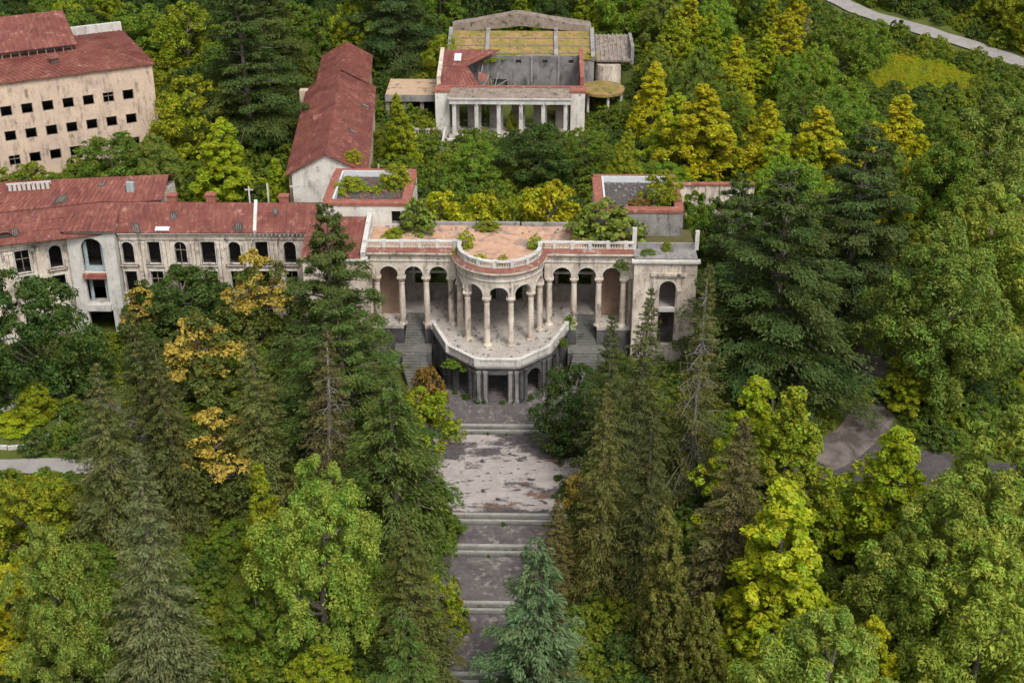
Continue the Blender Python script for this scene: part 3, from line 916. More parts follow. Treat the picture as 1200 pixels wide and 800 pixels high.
# lower wing behind it
rear = thing('rear_wing', 'lower red roofed wing just behind the curved one at the left edge', 'building', (-55, 20, 4))
seam_roof(rear, (-66, 10.2, 14.0), (-42.6, 15.2, 14.4), (-42.6, 19.4, 16.2), (-62.5, 16.3, 16.2))
seam_roof(rear, (-86, 0.5, 14.0), (-66, 10.2, 14.0), (-62.5, 16.3, 16.2), (-83, 6, 16.2))
seam_roof(rear, (-42.6, 23.6, 14.4), (-64, 22.4, 14.0), (-62.5, 16.3, 16.2), (-42.6, 19.4, 16.2))
MB().prism([(-66, 11), (-43, 15.9), (-43, 23), (-64, 22)], 2, 14.0).build('wall', PW, rear)
MB().prism([(-86, 1.5), (-66.2, 11), (-64.4, 22), (-80, 14)], 2, 13.8).build('wall', PW, rear)
MB().box(-47.2, -46.3, 16.0, 16.6, 15.0, 16.3).build('roof_hatch', M['blue_frame'], rear)
mb = MB()
for k in range(9):
    mb.box(-61.5 + k * .55, -61.15 + k * .55, 14.6 + k * .12, 14.8 + k * .12, 15.6, 16.5)
mb.bar((-61.7, 14.6, 16.5), (-56.5, 15.8, 16.5), 0.2).build('broken_skylight', M['stone'], rear)

# ---------------------------------------------------------------- long gabled wing behind, running up the slope
GR = R(4.6)
gab = thing('gabled_wing', 'long building under a rusty red gable roof left of the back portico', 'building', (-28.0, 22.9, 8.0), GR)


def gl(x, y, z):
    v = Matrix.Rotation(GR, 3, 'Z') @ Vector((x, y, 0))
    return (v.x - 28.0, v.y + 22.9, z)


W = 9.9
for (x0, x1, y0, y1, ze, zr) in ((0, W, 0, 37.5, 15.0, 17.7), (1.4, W - 0.9, 37.5, 53, 15.6, 18.0)):
    xm = (x0 + x1) / 2
    seam_roof(gab, gl(x1 + .4, y0 - .4, ze), gl(x1 + .4, y1, ze), gl(xm, y1, zr), gl(xm, y0 - .4, zr), 0.7)
    seam_roof(gab, gl(x0 - .4, y1, ze), gl(x0 - .4, y0 - .4, ze), gl(xm, y0 - .4, zr), gl(xm, y1, zr), 0.7)
    for p, q, hs in (((x0, y0), (x1, y0), []), ((x1, y0), (x1, y1), [(2 + k * 3.2, 3.3 + k * 3.2, z, z + 1.8, False) for k in range(int((y1 - y0 - 2) / 3.2)) for z in (9.2, 12.2)]), ((x1, y1), (x0, y1), []), ((x0, y1), (x0, y0), [])):
        a, b = gl(*p, 0), gl(*q, 0)
        MB().wall(a, b, 4, ze - 0.12, 0.4, hs).build('wall', M['plaster_white'] if p[0] != q[0] else M['plaster_tan'], gab)
        for h in hs: opening_frame(gab, a, b, (h[0] + h[1]) / 2, h[2], 1.3, 1.8, False, 'sash', M['wood'], bars=random.random() < .5)
    tri = [Vector(gl(x0 + .05, y0 + .01, ze - .12)), Vector(gl(x1 - .05, y0 + .01, ze - .12)), Vector(gl(xm, y0 + .01, zr - .16))]
    off = Vector(gl(0, .3, 0)) - Vector(gl(0, 0, 0))
    MB().add([*tri, *[t + off for t in tri]], [(0, 1, 2), (5, 4, 3), (0, 3, 4, 1), (1, 4, 5, 2), (2, 5, 3, 0)]).build('gable_end', M['plaster_white'], gab)
MB().wall(gl(0, -.02, 0)[:2], gl(W, -.02, 0)[:2], 13.2, 13.45, 0.2).build('string_course', M['stone'], gab)
for x, y, f in ((7.9, 9.0, 1), (7.9, 29, 1), (2.0, 19, -1)):
    d = Matrix.Rotation(GR, 3, 'Z') @ Vector((f, 0, 0))
    vent(gab, gl(x, y, 16.15), 2.4, d.x, d.y, 0.6)
MB().box(-32.2, -29.9, 58.2, 59.6, 9, 15.2).build('chimney', M['plaster_tan'], gab)
for x, y in ((-30.6, 21.5), (-17.0, 29)):
    MB().bar((x, y, 8), (x, y, 14.2), 0.2).build('drain_pipe', M['stone'], gab)

# ---------------------------------------------------------------- two flat roofed blocks flanking the court
def flat_block(label, x0, x1, y0, y1, zr, ztop, wall_mat, holes):
    t = thing('flat_roofed_block', label, 'building', ((x0 + x1) / 2, y0, 8))
    MB().wall((x0, y0), (x1, y0), 4, zr, 0.4, holes).build('front_wall', wall_mat, t)
    MB().wall((x1, y0 + .4), (x1, y1), 4, zr, 0.4).build('side_wall', M['plaster_white'], t)
    MB().wall((x1 - .4, y1), (x0 + .4, y1), 4, zr, 0.4).build('rear_wall', M['plaster_white'], t)
    MB().wall((x0, y1), (x0, y0 + .4), 4, zr, 0.4).build('side_wall', M['plaster_white'], t)
    MB().box(x0 + .4, x1 - .4, y0 + .4, y1 - .4, zr - 0.6, zr - 0.25).build('flat_roof', M['dark_roof'], t)
    for p, q in (((x0, y0), (x1, y0)), ((x1, y0 + 1.0), (x1, y1 - 1.0)), ((x1, y1), (x0, y1)), ((x0, y1 - 1.0), (x0, y0 + 1.0))):
        MB().sweep([p, q], [(-0.95, zr + .003), (0.15, zr + .003), (0.15, ztop - .06), (-0.95, ztop)]).build('parapet', M['brick'], t)
    for p, q in (((x0 + 1.0, y1 - 1.0), (x1 - 1.0, y1 - 1.0)), ((x0 + .98, y0 + 1.0), (x0 + .98, y1 - 1.2))):
        MB().sweep([p, q], [(0.0, zr - .25), (0.22, zr - .25), (0.22, ztop + .12), (0.0, ztop + .12)]).build('flashing', M['white_sheet'], t)
    return t


lb = flat_block('flat roofed block with brick rimmed weedy roof and white front between the red roofed wings', -21.2, -11.0, 7.55, 19.0, 16.9, 17.3, M['plaster_white'], [(8.1, 9.2, 14.5, 16.2, False)])
MB().box(-21.0, -11.3, 10.5, 10.8, 8, 16.3).build('inner_wall', M['inside'], lb)
rb = flat_block('flat roofed block with brick rimmed dark roof and sooty grey front right of the court', 11.2, 21.4, 5.95, 17.6, 16.9, 17.3, M['gray_render'], [])
low = thing('low_wing', 'long low stained wall with brick coping running right from the flat grey block', 'building', (26, 21, 6))
MB().wall((21.6, 20.6), (32, 20.8), 5, 14.7, 0.5).build('front_wall', M['plaster'], low)
MB().sweep([(21.6, 20.6), (32, 20.8)], [(-0.6, 14.703), (0.15, 14.703), (0.15, 14.95), (-0.6, 14.95)]).build('coping', M['brick'], low)
for k in range(6):
    MB().box(22.2 + k * 1.8, 22.45 + k * 1.8, 20.5, 20.75, 5, 14.6).build('pilaster', M['plaster'], low)
MB().box(21.6, 32, 21.15, 24, 11.2, 11.6).build('flat_roof', M['moss'], low)

# ---------------------------------------------------------------- ruined portico hall at the back of the court
port = thing('portico_hall', 'roofless hall with six white portico columns and a collapsing red roof at the back', 'building', (0, 57, 8))
PF = 9.0
MB().box(-9.3, 9.3, 55.6, 60.3, 6, PF).build('porch_floor', M['floor'], port)
MB().box(-9.6, 9.6, 55.0, 55.6, 6, PF - 0.25).build('porch_step', M['stone'], port)
pc = None
for k in range(6):
    x = -8.45 + k * 3.38
    if pc is None:
        pc = MB().lathe([(0.40, 0), (0.40, 4.7), (0.36, 4.75)], 4).build('column', M['stone'], port, local=True)
        pc.rotation_euler = (0, 0, R(45))
        MB().box(-.38, .38, -.38, .38, 4.75, 5.0).build('capital', M['stone'], pc, local=True)
        MB().box(-.36, .36, -.36, .36, 0, 0.3).build('column_base', M['stone'], pc, local=True)
        pc.location = (x, 56.4 - 57, PF - 8)
    else:
        part_copy(pc, port, (x, 56.4 - 57, PF - 8))
for k in range(6):                      # inner row
    part_copy(pc, port, (-8.45 + k * 3.38 + .3, 59.6 - 57, PF - 8))
MB().box(-9.2, 9.2, 55.9, 56.9, 14.0, 14.75).box(-9.4, 9.4, 55.7, 56.9, 14.75, 15.0).build('entablature', M['stone'], port)
MB().slab((-9.3, 55.8, 15.0), (9.3, 55.8, 15.0), (9.3, 59.4, 15.5), (-9.3, 59.4, 15.5), 0.15).build('porch_roof', M['brown_roof'], port)
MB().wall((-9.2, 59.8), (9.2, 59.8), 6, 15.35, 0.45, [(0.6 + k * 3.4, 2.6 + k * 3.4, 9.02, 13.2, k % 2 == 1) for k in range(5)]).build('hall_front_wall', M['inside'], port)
for s in (-1, 1):
    xa, xb = sorted((s * 9.25, s * 11.4))
    MB().wall((xa, 57.6), (xb, 57.6), 6, 15.3, 0.4).box(xa + .003, xb - .003, 58.01, 60.5, 6, 15.29).build('corner_pier', M['plaster_white'], port)
    MB().box(xa - .1, xb + .1, 57.5, 60.3, 15.3, 15.65).build('pier_coping', M['brick'], port)
    xa, xb = sorted((s * 10.7, s * 11.3))
    MB().box(xa, xb, 60.5, 70.3, 6, 16.6).slab((xa, 60.5, 16.9), (xb, 60.5, 16.9), (xb, 70.8, 18.6), (xa, 70.8, 18.6), 1.2).build('hall_side_wall', M['plaster'] if s < 0 else M['brick'], port)
MB().sweep([(-9.2, 59.6), (9.2, 59.6)], [(-0.4, 15.353), (0.2, 15.353), (0.2, 15.7), (-0.4, 15.7)]).build('front_coping', M['brick'], port)
MB().wall((-10.7, 70.3), (10.7, 70.3), 6, 17.4, 0.5, [(7.6, 10.0, 9.5, 13.6, False)] + [(3.0 + k * 4.2, 3.8 + k * 4.2, 16.2, 16.8, False) for k in range(5)]).build('hall_back_wall', M['sooty_grey'], port)
MB().box(-10.7, 10.7, 60.3, 70.3, 8.4, 8.9).build('hall_floor', M['moss'], port)
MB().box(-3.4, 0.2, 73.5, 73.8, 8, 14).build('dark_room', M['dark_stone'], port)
for x in (-5.3, 3.2, 7.5):
    MB().box(x - .15, x + .15, 70.05, 70.3, 8.9, 17.3).build('wall_pier', M['gray_render'], port)
seam_roof(port, (-10.9, 60.0, 15.6), (-4.6, 60.0, 15.6), (-6.8, 65.5, 17.0), (-10.9, 65.5, 17.0))
seam_roof(port, (-10.9, 65.55, 17.02), (-7.0, 65.55, 17.02), (-1.9, 70.7, 18.3), (-10.9, 70.7, 18.3))
mb = MB()
rr_ = random.Random(4)
for k in range(16):                     # fallen rafters and sheets
    x, y = rr_.uniform(-7, -2.5), rr_.uniform(61, 69)
    mb.bar((x, y, rr_.uniform(9, 14)), (x + rr_.uniform(-1.5, 3.2), y + rr_.uniform(-2, 2), rr_.uniform(13.5, 17.2)), 0.16)
mb.build('fallen_rafters', M['dead_wood'], port)
for k in range(6):
    x, y, z = rr_.uniform(-6.8, -3), rr_.uniform(61.5, 68.5), rr_.uniform(12, 15.5)
    MB().slab((x, y, z), (x + 1.6, y + .3, z - .5), (x + 1.4, y + 1.6, z + .4), (x - .2, y + 1.5, z + .9), 0.05).build('fallen_sheet', M['roof'], port)
MB().slab((-9.0, 67.0, 17.55), (-7.9, 67.0, 17.55), (-7.9, 69.2, 18.1), (-9.0, 69.2, 18.1), 0.04).build('skylight', M['white_sheet'], port)

back = thing('moss_roofed_hall', 'big hall with ochre mossy roof ribbed by four piers topmost behind the portico', 'building', (2, 78, 9))
MB().box(-10.4, 13.2, 71.2, 86, 6, 16.6).build('wall', M['gray_render'], back)
ribs = [-10.1, -4.0, 7.1, 13.0]
for x0, x1 in zip(ribs[:-1], ribs[1:]):
    MB().slab((x0 + .3, 71.0, 16.8), (x1 - .3, 71.0, 16.8), (x1 - .3, 79.2, 19.1), (x0 + .3, 79.2, 19.1), 0.3).build('mossy_roof', M['moss_roof'], back)
    for k in range(3):                  # low laths across each field
        yy = 72.5 + k * 2.2
        zz = 16.8 + (yy - 71) * 0.2805
        MB().bar((x0 + .35, yy, zz + .04), (x1 - .35, yy, zz + .04), 0.22, 0.12).build('roof_lath', M['brown_roof'], back)
for x in ribs:
    MB().slab((x - .32, 70.85, 17.2), (x + .32, 70.85, 17.2), (x + .32, 79.5, 19.65), (x - .32, 79.5, 19.65), 0.8).build('roof_rib', M['gray_render'], back)
prof = [(-9.9, 18.9), (-9.9, 20.0), (-5.0, 20.9), (0.8, 22.0), (4.0, 21.5), (9.5, 20.3), (12.9, 19.9), (12.9, 18.9), (7.3, 19.3), (1.5, 19.9), (-3.7, 19.3)]
vs = [(x, 79.3, z) for x, z in prof] + [(x, 81.5, z) for x, z in prof]
n = len(prof)
tr = tessellate_polygon([[Vector((x, z, 0)) for x, z in prof]])
MB().add(vs, [tuple(t) for t in tr] + [tuple(i + n for i in t[::-1]) for t in tr] + [(i, (i + 1) % n, (i + 1) % n + n, i + n) for i in range(n)]).build('attic_gable', M['brown_roof'], back)
MB().slab((-9.9, 81.5, 20.0), (0.8, 81.5, 21.9), (0.8, 88, 20.2), (-9.9, 88, 18.5), 0.3).slab((0.8, 81.5, 21.9), (12.9, 81.5, 19.9), (12.9, 88, 18.5), (0.8, 88, 20.2), 0.3).build('rear_roof', M['brown_roof'], back)
annex = thing('annex', 'small annex with brown weathered lean-to roof and rounded white wall right of the mossy hall', 'building', (16, 76, 9))
MB().slab((13.5, 72.3, 16.2), (19.4, 72.3, 16.2), (19.4, 80.6, 18.2), (13.5, 80.6, 18.2), 0.3).build('roof', M['brown_roof'], annex)
mb = MB()
for k in range(9): mb.bar((13.7 + k * .69, 72.3, 16.28), (13.7 + k * .69, 80.6, 18.28), 0.14, 0.12)
mb.build('roof_batten', M['gray_render'], annex)
MB().box(19.1, 19.6, 72.4, 80.6, 15.5, 18.5).build('gable_coping', M['gray_render'], annex)
MB().prism(arc(2.1, -90, 90, 14, (15.6, 73.6)) + [(17.7, 80), (13.6, 80)], 8, 15.5).build('round_wall', M['plaster'], annex)
ring = thing('round_pavilion', 'round flat roofed pavilion with mossy brown top and one white post right of the portico', 'pavilion', (14.6, 66, 9))
MB().prism([(14.4 + 3.5 * math.cos(2 * math.pi * k / 24), 66.0 + 3.9 * math.sin(2 * math.pi * k / 24)) for k in range(24)], 13.2, 13.6).build('roof_disc', M['moss_roof'], ring)
for a in (-75, -15, 40, 100, 160, 220):
    x, y = 14.4 + 3.0 * math.cos(R(a)), 66 + 3.2 * math.sin(R(a))
    MB().lathe([(0.24, 7), (0.22, 13.2)], 8, (x, y, 0)).build('post', M['stone'], ring)
link = thing('link_gallery', 'flat sand coloured roof of a dark open passage between red gable roof and portico', 'building', (-15.5, 66, 9))
MB().box(-19.6, -11.35, 62.6, 71.5, 12.6, 13.2).build('flat_roof', M['sand_roof'], link)
MB().box(-19.6, -11.35, 62.4, 62.6, 12.3, 13.35).build('fascia', M['gray_render'], link)
for x in (-19.3, -16.6, -13.9, -11.6):
    MB().box(x - .3, x + .3, 62.8, 63.4, 7, 12.6).build('pier', M['inside'], link)
MB().box(-19.6, -11.35, 69, 69.4, 7, 12.6).build('rear_wall', M['dark_stone'], link)
MB().box(-19.6, -11.35, 62.4, 71, 6.5, 8.6).build('floor', M['floor'], link)
rail = thing('terrace_balustrade', 'white stepped balustrade on the terrace left of the portico columns', 'balustrade', (-9, 52, 9))
pp = [(-14.8, 56.0), (-9.9, 56.0), (-9.9, 47.2), (-7.2, 46.6)]
MB().sweep(pp, [(-.15, 9.9), (.15, 9.9), (.15, 10.15), (-.15, 10.15)]).build('rail', M['stone'], rail)
MB().sweep(pp, [(-.15, 7.5), (.15, 7.5), (.15, 9.05), (-.15, 9.05)]).build('plinth', M['stone'], rail)
mb = MB()
for p, d in along(pp, 0.4): mb.lathe([(0.09, 9.05), (0.12, 9.4), (0.08, 9.9)], 6, (p.x, p.y, 0))
tag(mb.build('balusters', M['stone'], rail), kind='stuff')
for p in pp: MB().box(p[0] - .25, p[0] + .25, p[1] - .25, p[1] + .25, 7.6, 10.3).build('pier', M['stone'], rail)

# ---------------------------------------------------------------- four storey block at the upper left
FR = math.atan2(46.24 - 36.42, -50.82 + 69.13)
fb = thing('dormitory_block', 'tan block with rows of empty square windows and red hip roof at the upper left', 'building', (-69.13, 36.42, 6.0), FR)
X0, X1, D, ZT = -22.0, 20.78, 19.8, 16.5
holes = []
for r_, z in enumerate((1.4, 4.95, 8.5, 12.05)):
    for k in range(14):
        x = 16.95 - 2.79 * k - X0
        holes.append((x - .78, x + .78, z, z + 1.45, False))
MB().wall((X0, 0), (X1, 0), -2, ZT, 0.45, holes).build('facade_wall', M['plaster_tan'], fb, local=True)
rw = random.Random(11)
for h in holes:
    opening_frame(fb, (X0, 0), (X1, 0), (h[0] + h[1]) / 2, h[2], 1.56, 1.45, False, 'sash', M['wood'], local=True, bars=rw.random() < 0.25)
MB().wall((X1, .45), (X1, D), -2, ZT, 0.4).build('side_wall', M['plaster_tan'], fb, local=True)
MB().wall((X1, D), (X0, D), -2, ZT, 0.4).build('rear_wall', M['plaster_tan'], fb, local=True)
MB().wall((X0, D), (X0, .45), -2, ZT, 0.4).build('side_wall', M['plaster_tan'], fb, local=True)
for z in (0.3, 3.85, 7.4, 10.95, 15.6):
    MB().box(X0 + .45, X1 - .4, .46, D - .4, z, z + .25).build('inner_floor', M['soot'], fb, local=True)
MB().box(X0 + .45, X1 - .4, 5.2, 5.5, 0, 15.6).build('inner_wall', M['soot'], fb, local=True)  # near-black here too: the darkness of the rooms is in the colour
MB().sweep([(X0, 0), (X1, 0), (X1, D)], [(-.3, ZT + .003), (.12, ZT + .003), (.3, ZT + .2), (.3, ZT + .35), (-.3, ZT + .35)]).build('cornice', M['plaster_tan'], fb, local=True)
e, zr = 0.45, 18.6
seam_roof(fb, (X0, -e, ZT + .36), (X1 + e, -e, ZT + .36), (X1 - 7.5, 9.9, zr), (X0, 9.9, zr), 0.75, local=True)
seam_roof(fb, (X1 + e, -e, ZT + .36), (X1 + e, D + e, ZT + .36), (X1 - 7.48, 9.92, zr), (X1 - 7.5, 9.9, zr), 0.75, local=True)
seam_roof(fb, (X1 + e, D + e, ZT + .36), (X0, D + e, ZT + .36), (X0, 9.9, zr), (X1 - 7.5, 9.9, zr), 0.75, local=True)
MB().box(X1 - 9, X1 + .3, D - .2, D + .5, ZT + .2, ZT + 1.7).build('rear_parapet', M['stone'], fb, local=True)
dm = MB().box(7.6, 8.6, 3.2, 4.8, ZT + .8, ZT + 1.9).slab((7.4, 3.0, ZT + 1.9), (8.8, 3.0, ZT + 1.9), (8.8, 4.9, ZT + 2.1), (7.4, 4.9, ZT + 2.1), 0.08).build('dormer', M['roof'], fb, local=True)
MB().box(7.8, 8.4, 3.14, 3.2, ZT + .95, ZT + 1.7).build('louvre', M['dark_roof'], dm, local=True)
ph = MB().box(1.8, 11.4, 8.0, 14.5, ZT + 1.0, ZT + 3.0).build('penthouse', M['inside'], fb, local=True)
seam_roof(ph, (1.2, 6.6, ZT + 2.6), (12.0, 6.6, ZT + 2.6), (12.0, 15.0, ZT + 5.6), (1.2, 15.0, ZT + 5.6), 0.75, local=True)
MB().slab((1.2, 15, ZT + 1), (1.4, 15, ZT + 1), (1.4, 15, ZT + 5.5), (1.2, 15, ZT + 5.5), 0.1).wall((12, 14.9), (1.2, 14.9), ZT + 1, ZT + 5.4, 0.2).build('penthouse_wall', M['brown_roof'], ph, local=True)
for k in range(9):
    MB().box(1.6 + k * 1.2, 1.72 + k * 1.2, 6.9, 7.0, ZT + 1.2, ZT + 2.55).build('post', M['wood'], ph, local=True)

# ---------------------------------------------------------------- round flower bed
bed = thing('flower_bed', 'round flower bed ringed by pale broken kerb stones at the left edge', 'flower bed', (-52.4, -15.4, terrain_z(-52.4, -15.4)))
ks = None
for k in range(22):
    a = 2 * math.pi * k / 22
    if k in (4, 9, 15): continue
    x, y = 4.3 * math.cos(a), 4.3 * math.sin(a)
    z = terrain_z(-52.4 + x, -15.4 + y) - bed.location.z
    if ks is None:
        ks = MB().box(-0.15, 0.15, -0.56, 0.56, -0.3, 0.42).build('kerb_stone', M['stone'], bed, local=True)
        ks.location = (x, y, z); ks.rotation_euler = (0, 0, a)
    else:
        part_copy(ks, bed, (x, y, z), a + random.uniform(-.08, .08))

# ---------------------------------------------------------------- flat dark patches on the red roofs: loft darkness painted on, bare rafters over it
def painted_hole(parent, p00, p10, p11, p01, u, v, w, h):
    a, b, c, d = (Vector(p) for p in (p00, p10, p11, p01))
    n = (b - a).cross(d - a).normalized()
    P = lambda s, t, k: (a.lerp(b, s)).lerp(d.lerp(c, s), t) + n * k
    rr = random.Random(int(u * 97 + v * 31))
    pts = []
    for k in range(9):
        t = 2 * math.pi * k / 9
        q = rr.uniform(.9, 1.9)
        pts.append(P(u + w * math.cos(t) * q, v + h * math.sin(t) * q, 0.075))
    mb = MB(); mb.add([tuple(p) for p in pts], [tuple(range(9))])
    o = mb.build('roof_hole', M['soot'], parent)
    rf = MB()
    for k in range(3):
        s = u + w * (-.55 + .55 * k)
        rf.bar(P(s, v - h * .8, .1), P(s + rr.uniform(-.1, .1) * w, v + h * rr.uniform(.5, .85), .1), .05)
    rf.build('rafter', M['wood'], o)


for q in ((.10, .12, .020, .13), (.30, .55, .014, .10), (.62, .2, .02, .12), (.80, .7, .012, .1)):
    painted_hole(wing, E2, E1, G1, G2, *q)
for q in ((.3, .35, .03, .12), (.75, .6, .022, .1)):
    painted_hole(wing, E3, E2, G2, G3, *q)
for q in ((.45, .3, .022, .12), (.8, .55, .018, .1), (.62, .75, .015, .08)):
    painted_hole(rear, (-66, 10.2, 14.0), (-42.6, 15.2, 14.4), (-42.6, 19.4, 16.2), (-62.5, 16.3, 16.2), *q)
W_ = W
for q in ((.35, .45, .012, .10), (.7, .25, .012, .12)):
    painted_hole(gab, gl(W_ + .4, -.4, 15.0), gl(W_ + .4, 37.5, 15.0), gl(W_ / 2, 37.5, 17.7), gl(W_ / 2, -.4, 17.7), *q)
# rotten eave at the right end of the curved wing, tiles gone and the wall head open
ev = MB()
for k in range(15):
    x = -30.6 + k * .5
    ev.box(x, x + .12, 6.85 - (k % 3) * .12, 8.2, 13.16, 13.3)
ev.build('bare_joists', M['dead_wood'], wing)
# fallen masonry on the rotunda terrace, the gallery and the roofs
rk = random.Random(5)
for nm, par, n, bx, z in (('rubble', hall, 110, (-6.5, 6.5, -8, 0), FZ), ('rubble', hall, 60, (-14.5, 14.5, 1.4, 6.8), FZ), ('rubble', hall, 70, (-14, 9, 5.6, 8.0), RZ),
                          ('rubble', port, 160, (-9.5, 10.2, 61, 70), 8.9), ('rubble', lb, 70, (-20, -12, 9, 17.6), 16.65), ('rubble', rb, 70, (12.5, 20.2, 7.4, 16.4), 16.65)):
    mb = MB()
    for k in range(n):
        x, y, s_ = rk.uniform(*bx[:2]), rk.uniform(*bx[2:]), rk.uniform(.06, .26) * (1.8 if par is port else 1)
        if par is hall and z == FZ and 8.7 < abs(x) < 11.6: continue
        if par is hall and z == FZ and bx[2] < -1 and (abs(x) + .9 * max(0, -y - 5) > 6.3): continue
        t = rk.uniform(0, 3); c_, i_ = math.cos(t) * s_, math.sin(t) * s_
        mb.prism([(x + c_, y + i_), (x - i_ * .7, y + c_ * .7), (x - c_ * .9, y - i_ * .9), (x + i_, y - c_)], z - .02, z + s_ * rk.uniform(.5, 1.1))
    o = mb.build(nm, M['gray_render'] if par is not lb else M['brick'], par)
    o['kind'] = 'stuff'

# ---------------------------------------------------------------- trees: crowns of thousands of small leaf faces, tapered trunks with limbs
def norm(a): return a / np.maximum(np.linalg.norm(a, axis=1, keepdims=True), 1e-6)


def rdir(rng, n): return norm(rng.normal(size=(n, 3)))


def leaf_mesh(name, P, N, T, size, asp, tint, mat, fold=0.12):
    """one bent diamond per leaf spray: P centre, N facing, T long axis"""
    n = len(P)
    N = norm(N)
    T = norm(T - N * np.sum(T * N, axis=1, keepdims=True))
    B = np.cross(N, T)
    s = size[:, None]
    v = np.empty((n, 4, 3))
    v[:, 0] = P - T * s * .5
    v[:, 1] = P + B * s * .5 * asp + N * s * fold
    v[:, 2] = P + T * s * .5 - N * s * fold * .6
    v[:, 3] = P - B * s * .5 * asp + N * s * fold
    me = bpy.data.meshes.new(name)
    me.vertices.add(n * 4); me.loops.add(n * 4); me.polygons.add(n)
    me.vertices.foreach_set('co', v.reshape(-1))
    me.loops.foreach_set('vertex_index', np.arange(n * 4))
    me.polygons.foreach_set('loop_start', np.arange(0, n * 4, 4))
    me.update()
    a = me.attributes.new('tint', 'FLOAT_COLOR', 'POINT')
    c = np.ones((n, 4, 4)); c[:, :, :3] = tint[:, None, :]
    a.data.foreach_set('color', c.reshape(-1))
    me.materials.append(mat)
    return me


PROF = {
    'round': lambda t: np.sqrt(np.clip(1 - (1.9 * t - 0.85) ** 2 / 1.12, 0.02, 1)),
    'oval': lambda t: np.clip(np.sin(np.pi * np.clip(t * 0.93 + .07, 0, 1)) ** 0.7, .08, 1) * (1 - 0.25 * t),
    'cone': lambda t: np.clip((1 - t) ** 0.75 * np.minimum(1, (t + .12) * 4.0), 0.05, 1),
    'bush': lambda t: np.sqrt(np.clip(1 - t * t, .05, 1)),
    'wide': lambda t: np.clip(np.sqrt(np.clip(1 - (t - .25) ** 2 / .6, .02, 1)), .08, 1),
}


def leafy(name, seed, H, Rd, prof, zb, nclump, nsub, nleaf, leaf, rcf=0.30, asp=0.55, up=0.4, flower=0.0, stretch=(1, 1, .8), droop=0.0, rough=0.22, mat='leaf'):
    """broadleaf crown in two sizes of clump; returns (crown mesh, trunk mesh)"""
    rng = np.random.default_rng(seed)
    f = PROF[prof]
    tt = np.linspace(0, 1, 200); w = f(tt) + .15; cdf = np.cumsum(w) / w.sum()
    t = np.interp((np.arange(nclump) + rng.random(nclump)) / nclump, cdf, tt)
    ang = np.arange(nclump) * 2.39996 + rng.normal(0, .35, nclump)
    u = rng.random(nclump)
    rad = Rd * f(t) * (0.30 + 0.62 * np.sqrt(u)) * (1 + rough * np.sin(ang * 2 + seed) + rough * rng.normal(0, .6, nclump))
    z = zb * H + t * (H - zb * H)
    C_ = np.stack([rad * np.cos(ang), rad * np.sin(ang), z], 1)
    rc = Rd * rcf * (.65 + .7 * rng.random(nclump)) * (.5 + .5 * f(t))
    C_[:, 2] -= rc * .5
    Ps, Ns, Ts, tint = [], [], [], []
    flw = (rng.random(nclump) < flower) & (t > .52)
    for i in range(nclump):
        d = rdir(rng, nsub); d[:, 2] = np.abs(d[:, 2]) * 1.1 - .25
        out = norm(np.array([[C_[i, 0], C_[i, 1], 0.3 * Rd]]))
        d = norm(d + out * .35)
        sc = C_[i] + d * rc[i] * np.array(stretch) * .75
        for j in range(nsub):
            e = norm(rdir(rng, nleaf) + d[j] * .55 + np.array([0, 0, .25]))
            rs = rc[i] * .5 * (.7 + .6 * rng.random())
            p = sc[j] + e * (rs * (.45 + .6 * rng.random((nleaf, 1)))) * np.array(stretch)
            Ps.append(p)
            Ns.append(e * .55 + np.array([0, 0, up]) + rng.normal(0, .32, (nleaf, 3)))
            Ts.append(rng.normal(0, .6, (nleaf, 3)) + e * .5 + np.array([0, 0, -droop]))
            tn = np.empty((nleaf, 3))
            tn[:, 0] = np.clip(rng.normal(.5, .2, nleaf) + rng.normal(0, .12), 0, 1)
            tn[:, 1] = ((rng.random(nleaf) < .85) & (e[:, 2] > -.25) & (d[j][2] > -.2)) if flw[i] else (rng.random(nleaf) < .004 * (flower > 0))
            tn[:, 2] = np.clip(.5 + rng.normal(0, .35) + rng.normal(0, .15, nleaf), 0, 1)
            tint.append(tn)
    P = np.concatenate(Ps); n = len(P)
    size = leaf * (.45 + 1.0 * rng.random(n) ** 1.4)
    cm = leaf_mesh(name, P, np.concatenate(Ns), np.concatenate(Ts), size, asp, np.concatenate(tint), M[mat])
    mb = MB()
    r0 = 0.022 * H + .05
    top = H * .82
    pts = [(0.15 * math.sin(k * 1.3 + seed) * k * .5, 0.15 * math.cos(k * 1.7 + seed) * k * .5, -0.6 + (top + .6) * k / 5) for k in range(6)]
    mb.tube(pts, [r0 * (1 - .17 * k) for k in range(6)], 7)
    for i in range(0, nclump, max(1, nclump // 16)):
        h = min(top * .9, max(zb * H * .6, C_[i, 2] - rad[i] * .7))
        k = (h + .6) / (top + .6) * 5; k0 = int(min(4, k)); a = Vector(pts[k0]).lerp(Vector(pts[k0 + 1]), k - k0)
        b = a.lerp(Vector(C_[i]), .72); m = a.lerp(b, .5) + Vector((0, 0, -.04 * H * .3))
        mb.tube([a, m, b], [r0 * .42, r0 * .28, r0 * .1], 5)
    return cm, trunk_mesh(mb, name)


def trunk_mesh(mb, name, mat='bark'):
    me = bpy.data.meshes.new(name.replace('crown', 'trunk'))
    me.from_pydata([tuple(p) for p in mb.v], [], mb.f)
    me.polygons.foreach_set('use_smooth', [True] * len(me.polygons))
    me.materials.append(M[mat])
    return me


